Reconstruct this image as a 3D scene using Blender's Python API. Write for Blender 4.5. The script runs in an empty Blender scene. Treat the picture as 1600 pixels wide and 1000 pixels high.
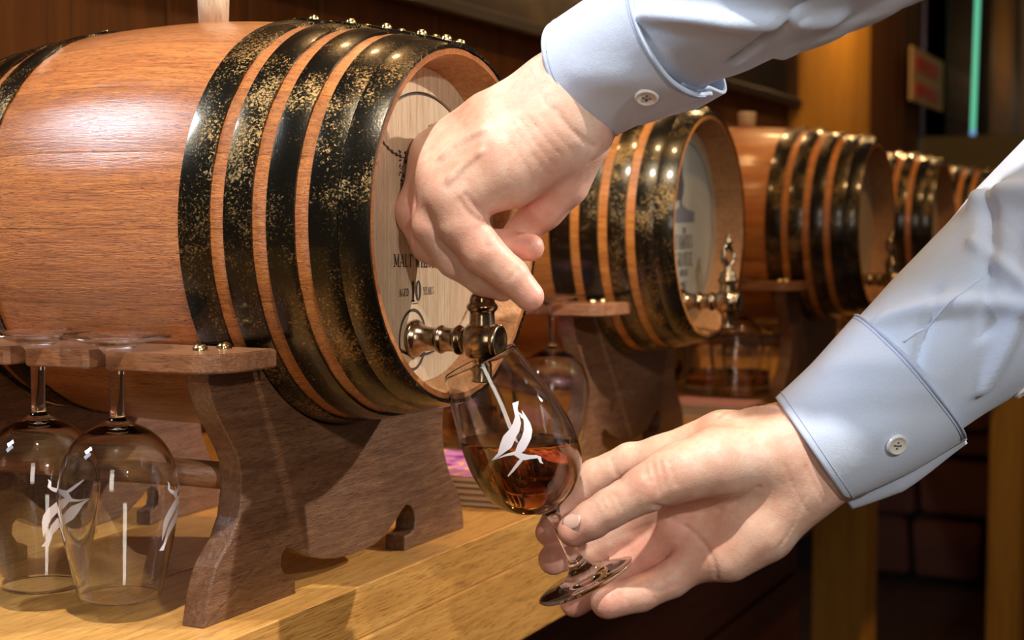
import bpy, bmesh, math, random
import numpy as np
from mathutils import Vector, Matrix
random.seed(7)
PI = math.pi
S = bpy.context.scene
COL = S.collection

# ------------------------------------------------------------------ camera
FPX = 2350.0
YAW, PITCH = .4504, .0624
CAM = Vector((.4645, -.8813, .2374))
Fv = Vector((-math.sin(YAW)*math.cos(PITCH), math.cos(YAW)*math.cos(PITCH), -math.sin(PITCH)))
Rv = Vector((math.cos(YAW), math.sin(YAW), 0))
Uv = Rv.cross(Fv)
cd = bpy.data.cameras.new('camera'); cam = bpy.data.objects.new('camera', cd); COL.objects.link(cam)
cam.matrix_world = Matrix(((Rv.x, Uv.x, -Fv.x, CAM.x), (Rv.y, Uv.y, -Fv.y, CAM.y), (Rv.z, Uv.z, -Fv.z, CAM.z), (0, 0, 0, 1)))
cd.sensor_width = 36; cd.lens = FPX/1600*36; cd.clip_start = .02; cd.clip_end = 60
cd.dof.use_dof = True; cd.dof.focus_distance = .95; cd.dof.aperture_fstop = 9.0
S.camera = cam

# ------------------------------------------------------------------ world, lamps, exposure
S.view_settings.view_transform = 'Standard'; S.view_settings.look = 'None'
S.view_settings.gamma = 1; S.view_settings.use_curve_mapping = False
S.view_settings.exposure = 0.0
w = bpy.data.worlds.new('world'); S.world = w; w.use_nodes = True
w.node_tree.nodes['Background'].inputs[0].default_value = (.80, .55, .38, 1)
w.node_tree.nodes['Background'].inputs[1].default_value = .075

def aim(o, target):
    d = Vector(target)-o.location
    o.rotation_euler = d.to_track_quat('-Z', 'Y').to_euler()
def spot(name, loc, target, power, col, size, angle, blend=.4):
    l = bpy.data.lights.new(name, 'SPOT'); l.energy = power; l.color = col; l.shadow_soft_size = size
    l.spot_size = math.radians(angle); l.spot_blend = blend
    o = bpy.data.objects.new(name, l); COL.objects.link(o); o.location = loc; aim(o, target); return o
def area(name, loc, target, power, col, sx, sy):
    l = bpy.data.lights.new(name, 'AREA'); l.energy = power; l.color = col; l.shape = 'RECTANGLE'; l.size = sx; l.size_y = sy
    o = bpy.data.objects.new(name, l); COL.objects.link(o); o.location = loc; aim(o, target); return o
def bulb(name, loc, power, col, size):
    l = bpy.data.lights.new(name, 'POINT'); l.energy = power; l.color = col; l.shadow_soft_size = size
    o = bpy.data.objects.new(name, l); COL.objects.link(o); o.location = loc; return o

WARM = (1, .72, .42); WHITE = (1, .93, .84); COOL = (.72, .84, 1)
spot('key_spotlight', (.30, -.85, 1.95), (.16, -.02, .2), 190, WHITE, .03, 33)
spot('front_fill', (1.50, -1.15, .95), (.22, -.05, .22), 56, (1, .96, .90), .04, 27)  # added fill, reaches the lower sleeve from under the upper arm
spot('side_spotlight', (1.75, 1.22, 1.45), (.02, .02, .18), 250, WHITE, .025, 28)
area('window_daylight', (-1.39, -.99, 1.60), (-.1, -.1, .25), 34, COOL, .34, .40)
area('room_fill', (1.0, -2.3, .8), (.2, 0, .2), 9, (1, .93, .80), .36, 1.2)  # added soft fill behind the camera, shows as pale stripes in the glasses
for i, y in enumerate((.62, 1.25, 1.95, 2.7)):
    spot('shelf_spotlight', (.55, y-.35, 1.5), (-.15, y, .2), (19, 22, 24, 24)[i], (1, .60, .25), .03, 50)
spot('shelf_spotlight', (.05, .25, 1.5), (-.2, .05, .3), 20, (1, .66, .32), .03, 60)
for i, y in enumerate((.3, 1.0, 1.7, 2.6, 3.4)):
    bulb('overhead_lamp', (-.30, y, 1.05), (3, 3, 6, 4, 9)[i], (1, .58, .24), .02)  # small overhead points, powers raised to brighten shelf, tumblers and pilaster

# ------------------------------------------------------------------ helpers
def at(px, py, Z):
    return CAM + (Fv + Rv*((px-800)/FPX) + Uv*((500-py)/FPX))*Z
def link(name, verts, faces, mat=None, parent=None, smooth=True):
    me = bpy.data.meshes.new(name)
    me.from_pydata([tuple(v) for v in verts], [], [tuple(f) for f in faces]); me.update()
    if smooth:
        me.polygons.foreach_set('use_smooth', [True]*len(me.polygons))
    o = bpy.data.objects.new(name, me); COL.objects.link(o)
    if mat: me.materials.append(mat)
    if parent: o.parent = parent
    return o
def bmobj(name, bm, mat=None, parent=None, smooth=True):
    me = bpy.data.meshes.new(name); bm.to_mesh(me); bm.free()
    if smooth: me.polygons.foreach_set('use_smooth', [True]*len(me.polygons))
    o = bpy.data.objects.new(name, me); COL.objects.link(o)
    if mat: me.materials.append(mat)
    if parent: o.parent = parent
    return o
def tag(o, label=None, cat=None, group=None, kind=None):
    if label: o['label'] = label
    if cat: o['category'] = cat
    if group: o['group'] = group
    if kind: o['kind'] = kind
    return o
def empty(name, loc=(0, 0, 0), **k):
    o = bpy.data.objects.new(name, None); COL.objects.link(o); o.location = loc; o.empty_display_size = .05
    return tag(o, **k)
def copy_tree(o, parent=None):
    kids = list(o.children)
    c = o.copy(); COL.objects.link(c)
    if parent: c.parent = parent
    for k in kids: copy_tree(k, c)
    return c
def lathe(prof, n=48, axis='Z', closed=False):
    V, Fc = [], []
    m = len(prof)
    for r, h in prof:
        for i in range(n):
            a = 2*PI*i/n
            c, s = r*math.cos(a), r*math.sin(a)
            V.append((c, s, h) if axis == 'Z' else (h, c, s))
    for j in range(m if closed else m-1):
        for i in range(n):
            a, b = j*n+i, j*n+(i+1) % n
            c, d = ((j+1) % m)*n+(i+1) % n, ((j+1) % m)*n+i
            Fc.append((a, b, c, d) if axis == 'Z' else (a, d, c, b) if False else (a, b, c, d))
    return V, Fc
def smoothprof(pts, k=4):
    out = []
    n = len(pts)
    for i in range(n-1):
        p0, p1, p2, p3 = pts[max(i-1, 0)], pts[i], pts[i+1], pts[min(i+2, n-1)]
        for j in range(k):
            t = j/k
            out.append(tuple(.5*(2*p1[q]+(p2[q]-p0[q])*t+(2*p0[q]-5*p1[q]+4*p2[q]-p3[q])*t*t+(-p0[q]+3*p1[q]-3*p2[q]+p3[q])*t**3) for q in range(len(p1))))
    out.append(pts[-1]); return out
def box(name, lo, hi, mat, parent=None, bev=.002, seg=2, jit=0):
    bm = bmesh.new()
    bmesh.ops.create_cube(bm, size=1)
    for v in bm.verts:
        for k in range(3):
            v.co[k] = (lo[k]+hi[k])/2 + v.co[k]*(hi[k]-lo[k]) + random.uniform(-jit, jit)
    if bev: bmesh.ops.bevel(bm, geom=bm.edges[:], offset=bev, segments=seg, affect='EDGES', profile=.6)
    return bmobj(name, bm, mat, parent, smooth=False)
def prism(name, poly, x0, x1, mat, parent=None, bev=.0012):
    """polygon in (y,z) extruded along x from x0 to x1"""
    bm = bmesh.new()
    vs = [bm.verts.new((x1, y, z)) for y, z in poly]
    f = bm.faces.new(vs)
    r = bmesh.ops.extrude_face_region(bm, geom=[f])
    for v in [g for g in r['geom'] if isinstance(g, bmesh.types.BMVert)]: v.co.x = x0
    bmesh.ops.recalc_face_normals(bm, faces=bm.faces[:])
    if bev:
        e = [e for e in bm.edges if abs(e.verts[0].co.x-e.verts[1].co.x) < 1e-6]
        bmesh.ops.bevel(bm, geom=e, offset=bev, segments=2, affect='EDGES', profile=.6)
    return bmobj(name, bm, mat, parent, smooth=False)

# ------------------------------------------------------------------ materials
def newmat(name):
    m = bpy.data.materials.new(name); m.use_nodes = True
    nt = m.node_tree; b = nt.nodes['Principled BSDF']
    return m, nt, b
def N(nt, t, **k):
    n = nt.nodes.new(t)
    for a, v in k.items():
        if a in n.inputs.keys() if isinstance(a, str) else False: n.inputs[a].default_value = v
        else: setattr(n, a, v)
    return n
def setin(n, **k):
    for a, v in k.items(): n.inputs[a.replace('_', ' ')].default_value = v
def ramp(nt, fac, stops):
    r = nt.nodes.new('ShaderNodeValToRGB'); nt.links.new(fac, r.inputs[0])
    e = r.color_ramp.elements
    while len(e) < len(stops): e.new(.5)
    for el, (p, c) in zip(e, stops):
        el.position = p; el.color = (c[0], c[1], c[2], 1) if not isinstance(c, (int, float)) else (c, c, c, 1)
    return r.outputs[0]
def noise(nt, vec, scale, detail=6, rough=.6, dist=0):
    n = nt.nodes.new('ShaderNodeTexNoise'); nt.links.new(vec, n.inputs['Vector'])
    n.inputs['Scale'].default_value = scale; n.inputs['Detail'].default_value = detail
    n.inputs['Roughness'].default_value = rough; n.inputs['Distortion'].default_value = dist
    return n.outputs[0]
def mixc(nt, fac, a, b, mode='MIX'):
    m = nt.nodes.new('ShaderNodeMix'); m.data_type = 'RGBA'; m.blend_type = mode
    for i, v in ((0, fac), (6, a), (7, b)):
        if isinstance(v, (int, float)): m.inputs[i].default_value = v
        elif isinstance(v, tuple): m.inputs[i].default_value = (*v[:3], 1)
        else: nt.links.new(v, m.inputs[i])
    return m.outputs[2]
def mapped(nt, scale, rand=0, rot=(0, 0, 0)):
    tc = nt.nodes.new('ShaderNodeTexCoord'); mp = nt.nodes.new('ShaderNodeMapping')
    mp.inputs['Scale'].default_value = scale; mp.inputs['Rotation'].default_value = rot
    src = tc.outputs['Object']
    if rand:
        oi = nt.nodes.new('ShaderNodeObjectInfo'); ml = nt.nodes.new('ShaderNodeMath'); ml.operation = 'MULTIPLY'
        nt.links.new(oi.outputs['Random'], ml.inputs[0]); ml.inputs[1].default_value = rand
        ad = nt.nodes.new('ShaderNodeVectorMath'); ad.operation = 'ADD'
        nt.links.new(src, ad.inputs[0]); nt.links.new(ml.outputs[0], ad.inputs[1]); src = ad.outputs[0]
    nt.links.new(src, mp.inputs['Vector'])
    return mp.outputs[0]
def bump(nt, b, h, strength=.3, dist=.001):
    bp = nt.nodes.new('ShaderNodeBump'); bp.inputs['Strength'].default_value = strength; bp.inputs['Distance'].default_value = dist
    nt.links.new(h, bp.inputs['Height']); nt.links.new(bp.outputs[0], b.inputs['Normal']); return bp
def wood(name, dark, mid, light, grain=(.08, 1, 1), scale=60, pores=.5, rough=.35, coat=0, bstr=.35, vary=.25, rot=(0, 0, 0), rnd=13):
    m, nt, b = newmat(name)
    v = mapped(nt, grain, rnd, rot)
    n1 = noise(nt, v, scale, 5, .65, .4)
    n2 = noise(nt, v, scale*4.5, 3, .6)
    n3 = noise(nt, v, scale*.18, 3, .5, 1.0)
    c = ramp(nt, n1, [(.30, dark), (.5, mid), (.72, light)])
    c = mixc(nt, .55, c, ramp(nt, n3, [(.35, dark), (.6, light)]), 'OVERLAY') if False else mixc(nt, .35, c, ramp(nt, n3, [(.35, mid), (.65, light)]))
    pf = ramp(nt, n2, [(.36, 1), (.46, 0)])
    pm = nt.nodes.new('ShaderNodeMath'); pm.operation = 'MULTIPLY'; nt.links.new(pf, pm.inputs[0]); pm.inputs[1].default_value = pores
    c = mixc(nt, pm.outputs[0], c, tuple(x*.35 for x in dark))
    if vary:
        oi = nt.nodes.new('ShaderNodeObjectInfo')
        mr = nt.nodes.new('ShaderNodeMapRange'); nt.links.new(oi.outputs['Random'], mr.inputs[0])
        mr.inputs[3].default_value = 1-vary; mr.inputs[4].default_value = 1+vary
        hs = nt.nodes.new('ShaderNodeHueSaturation'); nt.links.new(c, hs.inputs['Color']); nt.links.new(mr.outputs[0], hs.inputs['Value']); c = hs.outputs[0]
    nt.links.new(c, b.inputs['Base Color'])
    b.inputs['Roughness'].default_value = rough
    if coat:
        b.inputs['Coat Weight'].default_value = coat; b.inputs['Coat Roughness'].default_value = .14
    mx = nt.nodes.new('ShaderNodeMath'); mx.operation = 'MULTIPLY_ADD'; nt.links.new(n2, mx.inputs[0]); mx.inputs[1].default_value = .8; nt.links.new(n1, mx.inputs[2])
    bp = bump(nt, b, mx.outputs[0], bstr, .0012)
    if coat:
        bp2 = nt.nodes.new('ShaderNodeBump'); bp2.inputs['Strength'].default_value = bstr*.35; bp2.inputs['Distance'].default_value = .0005
        nt.links.new(mx.outputs[0], bp2.inputs['Height']); nt.links.new(bp2.outputs[0], b.inputs['Coat Normal'])
    return m
def plain(name, col, rough=.5, metal=0, **k):
    m, nt, b = newmat(name)
    v = mapped(nt, (1, 1, 1), 5)
    n = noise(nt, v, 60, 4)
    c = mixc(nt, n, tuple(x*.82 for x in col), tuple(min(1, x*1.12) for x in col))
    nt.links.new(c, b.inputs['Base Color'])
    b.inputs['Roughness'].default_value = rough; b.inputs['Metallic'].default_value = metal
    for a, v2 in k.items(): b.inputs[a.replace('_', ' ')].default_value = v2
    return m

M_STAVE = wood('varnished_oak', (.15, .032, .006), (.50, .150, .028), (.74, .28, .06), (.05, 1, 1), 520, .85, .33, .8, .8, .13)
M_STAVE2 = wood('varnished_oak_far', (.26, .07, .010), (.48, .16, .026), (.64, .25, .05), (.09, 1, 1), 150, .4, .35, .3, .4, .18)
M_CHIME = wood('chime_oak', (.22, .085, .03), (.42, .19, .07), (.60, .31, .12), (1, 1, 1), 260, .5, .5, 0, .5, 0)
M_HEAD = wood('head_oak', (.38, .24, .13), (.56, .40, .25), (.70, .55, .38), (1, 1, .045), 420, .35, .45, .15, .35, .06)
M_BOARD = wood('cradle_walnut', (.062, .021, .008), (.135, .053, .022), (.25, .125, .062), (1, .10, 1), 300, .6, .42, .35, .5, .12, (math.radians(18), 0, 0))
M_PLATE = wood('glass_rail_wood', (.12, .045, .018), (.25, .10, .042), (.38, .18, .085), (.12, 1, 1), 220, .5, .38, .15, .4, .1)
M_SHELF = wood('oak_counter', (.36, .15, .032), (.56, .27, .065), (.70, .38, .11), (1, .07, 1), 190, .45, .36, .25, .3, .0)
M_WALL = wood('wall_panelling', (.085, .027, .006), (.155, .054, .010), (.24, .09, .018), (1, 1, .05), 40, .3, .7, 0, .2, .15)
M_POST = wood('pine_post', (.46, .20, .022), (.66, .31, .035), (.78, .42, .06), (1, 1, .05), 40, .25, .5, 0, .2, .08)
M_DARK = wood('mahogany_panel', (.035, .006, .003), (.07, .013, .006), (.11, .024, .010), (1, .05, 1), 60, .3, .45, .1, .2, .15)
M_BUNG = wood('pale_beech', (.52, .38, .24), (.68, .52, .36), (.80, .66, .48), (1, 1, .2), 150, .3, .5, 0, .2, .0)

def hoopmat():
    m, nt, b = newmat('worn_hoop_iron')
    v = mapped(nt, (1, 1, 1), 9)
    n1 = noise(nt, v, 620, 6, .75, .6); n2 = noise(nt, v, 26, 4, .6); n3 = noise(nt, v, 900, 3, .6)
    s = nt.nodes.new('ShaderNodeMath'); s.operation = 'MULTIPLY_ADD'; nt.links.new(n2, s.inputs[0]); s.inputs[1].default_value = .62; nt.links.new(n1, s.inputs[2])
    f = ramp(nt, s.outputs[0], [(.89, 0), (.96, 1)])
    f2 = ramp(nt, s.outputs[0], [(.80, 0), (.95, 1)])
    c = mixc(nt, f2, (.022, .019, .013), (.10, .065, .022))
    c = mixc(nt, f, c, (.34, .21, .08))
    nt.links.new(c, b.inputs['Base Color'])
    b.inputs['Metallic'].default_value = .85
    nt.links.new(ramp(nt, f, [(0, .24), (1, .42)]), b.inputs['Roughness'])
    b.inputs['Coat Weight'].default_value = .5; b.inputs['Coat Roughness'].default_value = .12
    mx = nt.nodes.new('ShaderNodeMath'); mx.operation = 'MULTIPLY_ADD'; nt.links.new(f, mx.inputs[0]); mx.inputs[1].default_value = .5; nt.links.new(n3, mx.inputs[2])
    bump(nt, b, mx.outputs[0], .35, .0004)
    return m
M_HOOP = hoopmat()
def metal(name, c1, c2, rough):
    m, nt, b = newmat(name); v = mapped(nt, (1, 1, 1), 3); n = noise(nt, v, 120, 5, .6)
    nt.links.new(ramp(nt, n, [(.4, c1), (.62, c2)]), b.inputs['Base Color'])
    b.inputs['Metallic'].default_value = 1; nt.links.new(ramp(nt, n, [(.3, rough*.7), (.7, rough*1.4)]), b.inputs['Roughness'])
    return m
M_TAP = metal('aged_bronze', (.22, .15, .09), (.42, .32, .21), .20)
M_BRASS = metal('polished_brass', (.75, .52, .22), (.9, .68, .34), .18)
M_INK = plain('burnt_ink', (.035, .022, .015), .6)
M_INKG = plain('grey_ink', (.10, .09, .10), .6)
M_LABEL = plain('cream_label', (.56, .53, .44), .5)

def glassmat(name, col=(1, 1, 1), ior=1.5, rough=0):
    m, nt, b = newmat(name)
    b.inputs['Base Color'].default_value = (*col, 1); b.inputs['Transmission Weight'].default_value = 1
    b.inputs['IOR'].default_value = ior; b.inputs['Roughness'].default_value = rough
    return m
M_GLASS = glassmat('clear_glass')
M_WHISKY = glassmat('amber_whisky', (.82, .36, .07), 1.34)
def volwhisky():
    m = M_WHISKY; nt = m.node_tree; b = nt.nodes['Principled BSDF']
    b.inputs['Base Color'].default_value = (1, .93, .80, 1)
    va = nt.nodes.new('ShaderNodeVolumeAbsorption'); va.inputs['Color'].default_value = (.87, .64, .15, 1); va.inputs['Density'].default_value = 48
    nt.links.new(va.outputs[0], nt.nodes['Material Output'].inputs['Volume'])
volwhisky()
M_ETCH = plain('frosted_etching', (.78, .74, .80), .6)

def skinmat():
    m, nt, b = newmat('skin')
    v = mapped(nt, (1, 1, 1))
    n1 = noise(nt, v, 34, 4, .6); n2 = noise(nt, v, 160, 5, .65); n3 = noise(nt, v, 950, 4, .6)
    c = ramp(nt, n1, [(.34, (.72, .40, .29)), (.52, (.82, .53, .40)), (.68, (.88, .64, .51))])
    c = mixc(nt, ramp(nt, n2, [(.42, 0), (.75, .35)]), c, (.68, .27, .20))
    at_ = nt.nodes.new('ShaderNodeAttribute'); at_.attribute_name = 'flush'
    c = mixc(nt, at_.outputs['Fac'], c, (.72, .24, .185))
    nt.links.new(c, b.inputs['Base Color'])
    b.inputs['Roughness'].default_value = .42
    b.inputs['Subsurface Weight'].default_value = .22
    b.inputs['Subsurface Radius'].default_value = (1, .32, .16); b.inputs['Subsurface Scale'].default_value = .006
    vo = nt.nodes.new('ShaderNodeTexVoronoi'); vo.inputs['Scale'].default_value = 800; nt.links.new(v, vo.inputs['Vector'])
    mx = nt.nodes.new('ShaderNodeMath'); mx.operation = 'MULTIPLY_ADD'; nt.links.new(vo.outputs[0], mx.inputs[0]); mx.inputs[1].default_value = .35
    a2 = nt.nodes.new('ShaderNodeMath'); a2.operation = 'MULTIPLY_ADD'; nt.links.new(n2, a2.inputs[0]); a2.inputs[1].default_value = 2.0; nt.links.new(n3, a2.inputs[2])
    nt.links.new(a2.outputs[0], mx.inputs[2])
    bump(nt, b, mx.outputs[0], .30, .0006)
    return m
M_SKIN = skinmat()
M_NAIL = plain('fingernail', (.82, .53, .44), .28)
def clothmat():
    m, nt, b = newmat('light_blue_cotton')
    v = mapped(nt, (1, 1, 1)); n = noise(nt, v, 14, 4, .6); n2 = noise(nt, v, 1500, 2, .7); n3 = noise(nt, v, 90, 4, .6)
    nt.links.new(mixc(nt, n2, (.54, .64, .85), (.70, .79, .94)), b.inputs['Base Color'])
    b.inputs['Roughness'].default_value = .85; b.inputs['Sheen Weight'].default_value = .35; b.inputs['Sheen Roughness'].default_value = .5
    b.inputs['Subsurface Weight'].default_value = .0
    mx = nt.nodes.new('ShaderNodeMath'); mx.operation = 'MULTIPLY_ADD'; nt.links.new(n3, mx.inputs[0]); mx.inputs[1].default_value = 2.2; nt.links.new(n2, mx.inputs[2])
    bump(nt, b, mx.outputs[0], .35, .0006)
    return m
M_CLOTH = clothmat()
M_THREAD = plain('blue_thread', (.44, .53, .74), .8)
M_BUTTON = plain('pearl_button', (.82, .80, .76), .22)
M_HOLE = plain('button_hole', (.16, .14, .13), .7)

# ------------------------------------------------------------------ the setting
def struct(o): o['kind'] = 'structure'; return o
# oak counter: planks of the top and a thick front beam
counter = empty('oak_counter', (0, 0, 0), label='long golden oak counter top with a thick front beam under the barrels', cat='counter')
EDGE = -.052
def counter_top():
    seams = [-.60, -.462, -.318, -.185, EDGE-.0]
    for i in range(4):
        top = 0
        box('plank', (seams[i]+.0004, -1.2, -.035), (seams[i+1]-.0004, 4.2, 0), M_SHELF, counter, .0008, 1)
    box('front_beam', (EDGE+.0002, -1.2, -.097), (EDGE+.0, 4.2, 0), M_SHELF, counter, 0) if False else None
    box('front_beam', (EDGE-.13, -1.2, -.0985), (EDGE, 4.2, -.0355), M_SHELF, counter, .0015, 2)
counter_top()
# dark mahogany front below the beam
cp = struct(empty('wall_counter_front', (0, 0, 0)))
for i in range(5):
    z1 = -.100-.212*i
    box('plank', (-.20, -1.2, z1-.206), (-.155+.004*(i % 2), 1.44, z1), M_DARK, cp, .002, 1)
box('backing_board', (-.215, -1.2, -1.15), (-.201, 1.42, -.10), M_DARK, cp, 0)
# floor
fl = struct(empty('floor', (0, 0, -1.15)))
M_FLOOR = wood('floor_boards', (.05, .02, .01), (.09, .04, .018), (.13, .06, .03), (.05, 1, 1), 40, .3, .5, 0, .2, .2)
for i in range(15):
    box('floor_board', (-1.6+.3*i, -2.5, -.02), (-1.303+.3*i, 7.2, 0), M_FLOOR, fl, .002, 1)
# wall behind the barrels, vertical planks
wl = struct(empty('wall_left', (-.62, 0, 0)))
y = -.14; random.seed(3)
while y < 4.75:
    wdt = .155
    box('plank', (-.02, y, -.6), (random.uniform(-.0015, .0015), y+wdt-.0015, 1.5), M_WALL, wl, .0025, 1)
    y += wdt
# pale pilaster boards at the end of that wall
pil = struct(empty('trim_1', (0, 0, 0)))
for a, b_ in ((3.02, 3.40), (3.402, 3.80)):
    box('trim_board', (-.617, a, -.6), (-.575, b_, 1.5), M_POST, pil, .003, 1)
# dark framed picture above the barrels
M_PIC = plain('dark_canvas', (.030, .020, .010), .35)
def picmat():
    m, nt, b = newmat('dark_painting'); v = mapped(nt, (1, 1, 1)); n = noise(nt, v, 2.2, 4, .6, .5)
    nt.links.new(ramp(nt, n, [(.42, (.008, .005, .003)), (.58, (.045, .018, .008)), (.70, (.13, .10, .02))]), b.inputs['Base Color'])
    b.inputs['Roughness'].default_value = .35; return m
pic = empty('framed_picture', (-.60, 1.8, .547), label='long dark picture panel high on the wooden wall above the barrels', cat='picture')
box('canvas', (-.012, -1.72, .02), (.012, 1.49, .62), picmat(), pic, .002, 1)
fm = plain('picture_frame', (.022, .012, .008), .4)
box('frame_rail', (-.013, -1.75, 0), (.022, 1.52, .0215), fm, pic, .003, 1)
box('frame_rail', (-.013, -1.75, .615), (.022, 1.52, .64), fm, pic, .003, 1)
box('frame_stile', (-.013, -1.75, .022), (.022, -1.72, .614), fm, pic, .003, 1)
box('frame_stile', (-.013, 1.49, .022), (.022, 1.52, .614), fm, pic, .003, 1)

# end wall: dark bricks, sill and window
EY = 5.0
ew = struct(empty('wall_back', (0, EY, 0)))
M_BRICK = plain('dark_brick', (.075, .022, .010), .8)
M_MORT = plain('dark_mortar', (.012, .006, .004), .9)
box('backing', (-1.2, .02, -1.15), (-.56, .10, 1.6), M_MORT, ew, 0)
random.seed(5)
z = .10; r = 0
while z < 1.45:
    x = -1.12 - (.055 if r % 2 else 0)
    while x < -.70:
        x1 = min(x+.105, -.705); x0 = max(x, -1.15)
        box('brick', (x0, random.uniform(-.012, .0), z), (x1-.008, .03, z+.052), M_BRICK, ew, .004, 1, .002)
        x += .11
    z += .06; r += 1
# rough stones in the lower part of the end wall
box('stone_backing', (-.98, .05, -1.15), (1.2, .10, .10), M_MORT, ew, 0)
M_STONE = plain('dark_red_stone', (.14, .035, .016), .75)
random.seed(11)
z = -1.12
while z < .05:
    h = random.choice((.10, .13, .19, .24)); x = -.98
    while x < .9:
        wd = random.uniform(.16, .36)
        bm = bmesh.new(); bmesh.ops.create_cube(bm, size=1)
        for v in bm.verts:
            v.co = Vector((x+wd/2+v.co.x*(wd-.03)+random.uniform(-.018, .018), v.co.y*.11+random.uniform(-.02, .02), z+h/2+v.co.z*(h-.025)+random.uniform(-.014, .014)))
        bmesh.ops.bevel(bm, geom=bm.edges[:], offset=.012, segments=2, affect='EDGES')
        bmobj('stone', bm, M_STONE, ew, False)
        x += wd
    z += h
# pillar between bricks and window
box('pillar', (-.700, -.05, -.2), (-.652, .02, 1.6), M_DARK, ew, .004, 1)
M_SILL = plain('olive_plaster', (.15, .125, .055), .8)
sl = struct(empty('trim_2', (0, EY, 0)))
box('sill', (-.65, -.06, .16), (1.2, .12, .575), M_SILL, sl, .01, 2)
wd = struct(empty('window_1', (0, EY, .5)))
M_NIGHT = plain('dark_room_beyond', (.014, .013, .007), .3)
box('window_frame', (-.650, .0, .0), (-.63, .05, 1.1), M_DARK, wd, .003, 1)
box('window_frame', (-.285, -.03, .0), (-.20, .05, 1.1), plain('grey_frame', (.16, .13, .10), .6), wd, .003, 1)
pm_ = glassmat('window_glass', (1, 1, 1), 1.45)
box('pane', (-.63, .02, .02), (-.286, .026, 1.1), pm_, wd, 0)
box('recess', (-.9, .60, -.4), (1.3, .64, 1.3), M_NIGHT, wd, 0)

# small posters/lights in the window
sign = empty('window_sign', (-.565, 4.675, .76), label='small red and cream sign board fixed beside the dark window', cat='sign')
RM = Matrix.Rotation(math.radians(28), 4, 'Z')
def local_box(name, c, s, mat, parent, R=None, bev=.001):
    o = box(name, [-q/2 for q in s], [q/2 for q in s], mat, parent, bev, 1)
    o.matrix_local = Matrix.Translation(c) @ (R or Matrix()); return o
m_cream = plain('sign_cream', (.80, .55, .25), .6); m_red = plain('sign_red', (.85, .04, .012), .5)
SR = Matrix.Rotation(math.radians(-20), 4, 'Y')
local_box('sign_board', (0, 0, 0), (.010, .60, .185), m_cream, sign)
local_box('red_panel', (.006, -.02, .040), (.004, .42, .050), m_red, sign)
local_box('red_panel', (.006, -.02, -.048), (.004, .42, .045), m_red, sign)
tube = empty('light_tube', at(1520, 210, 5.77), label='glowing green neon tube hanging upright in the dark window', cat='lamp')
mt, nt, b = newmat('green_neon'); b.inputs['Base Color'].default_value = (.1, .3, .22, 1)
b.inputs['Emission Color'].default_value = (.16, .75, .45, 1); b.inputs['Emission Strength'].default_value = .9
V, Fc = lathe([(.0001, 0), (.007, .004), (.009, .02), (.009, 1.0), (.0001, 1.01)], 20)
link('tube', V, Fc, mt, tube)
V, Fc = lathe([(.0001, -.012), (.008, -.010), (.0105, 0), (.0105, .018), (.0001, .019)], 20)
mt2, nt, b = newmat('tube_cap'); b.inputs['Base Color'].default_value = (.3, .5, .8, 1); b.inputs['Emission Color'].default_value = (.25, .5, .9, 1); b.inputs['Emission Strength'].default_value = .7
link('tube_cap', V, Fc, mt2, tube)
tube.rotation_euler = (0, math.radians(1), 0)
# pine posts below the counter, further along
def post(px, Z, wx, wy, lab):
    p = at(px, 700, Z)
    o = empty('support_post', (p.x, p.y, -1.13), label=lab, cat='post')
    box('post_shaft', (-wx, 0, .10), (0, wy, 1.02), M_POST, o, .004, 1)
    box('post_base', (-wx-.012, -.012, 0), (.012, wy+.012, .10), M_POST, o, .004, 1)
post(1355, 3.3, .12, .12, 'square golden pine post under the counter, right of the hand holding the glass')
post(1597, 4.0, .085, .14, 'square pine post under the counter at the right edge')

# ------------------------------------------------------------------ barrels
BL = .40
def RX(x):
    t = (x+.2)/.2
    return .115+.026*(1-t*t)
def innerR(x):
    xx = min(-x, BL+x)         # distance from the nearer end
    if xx < .030: return RX(x)-.006-.012*(xx/.03)
    return RX(x)-.019
HEADX = -.028
def stave_mesh():
    n, seg, half = 26, 5, math.radians(10)-.0010
    xs = [0, -.004, -.012, -.020, -.0275] + [-.03-.34*i/(n-1) for i in range(n)] + [-.3725, -.38, -.388, -.396, -.4]
    V, Fc = [], []
    for x in xs:
        e = .0012 if x in (0, -.4) else 0
        for s in range(seg+1):
            a = -half+2*half*s/seg
            ed = .0006 if s in (0, seg) else 0
            r = RX(x)-e-ed; V.append((x, -r*math.sin(a), r*math.cos(a)))
        for s in range(seg+1):
            a = half-2*half*s/seg
            r = innerR(x)+e; V.append((x, -r*math.sin(a), r*math.cos(a)))
    m = 2*(seg+1)
    for i in range(len(xs)-1):
        for s in range(m):
            Fc.append((i*m+s, i*m+(s+1) % m, (i+1)*m+(s+1) % m, (i+1)*m+s))
    Fc.append(tuple(range(m))[::-1]); Fc.append(tuple((len(xs)-1)*m+k for k in range(m)))
    me = bpy.data.meshes.new('stave'); me.from_pydata(V, [], Fc); me.update()
    bm = bmesh.new(); bm.from_mesh(me)
    bmesh.ops.recalc_face_normals(bm, faces=bm.faces[:])
    for f in bm.faces:
        f.smooth = len(f.verts) == 4
        c = f.calc_center_median(); r = math.hypot(c.y, c.z)
        f.material_index = 1 if (r < RX(c.x)-.004) else 0
    for e in bm.edges:
        if len(e.link_faces) == 2 and e.calc_face_angle(0) > .6: e.smooth = False
    bm.to_mesh(me); bm.free()
    return me
STAVE = stave_mesh(); STAVE.materials.append(M_STAVE); STAVE.materials.append(M_CHIME)
STAVE_FAR = STAVE.copy(); STAVE_FAR.materials[0] = M_STAVE2
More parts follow.
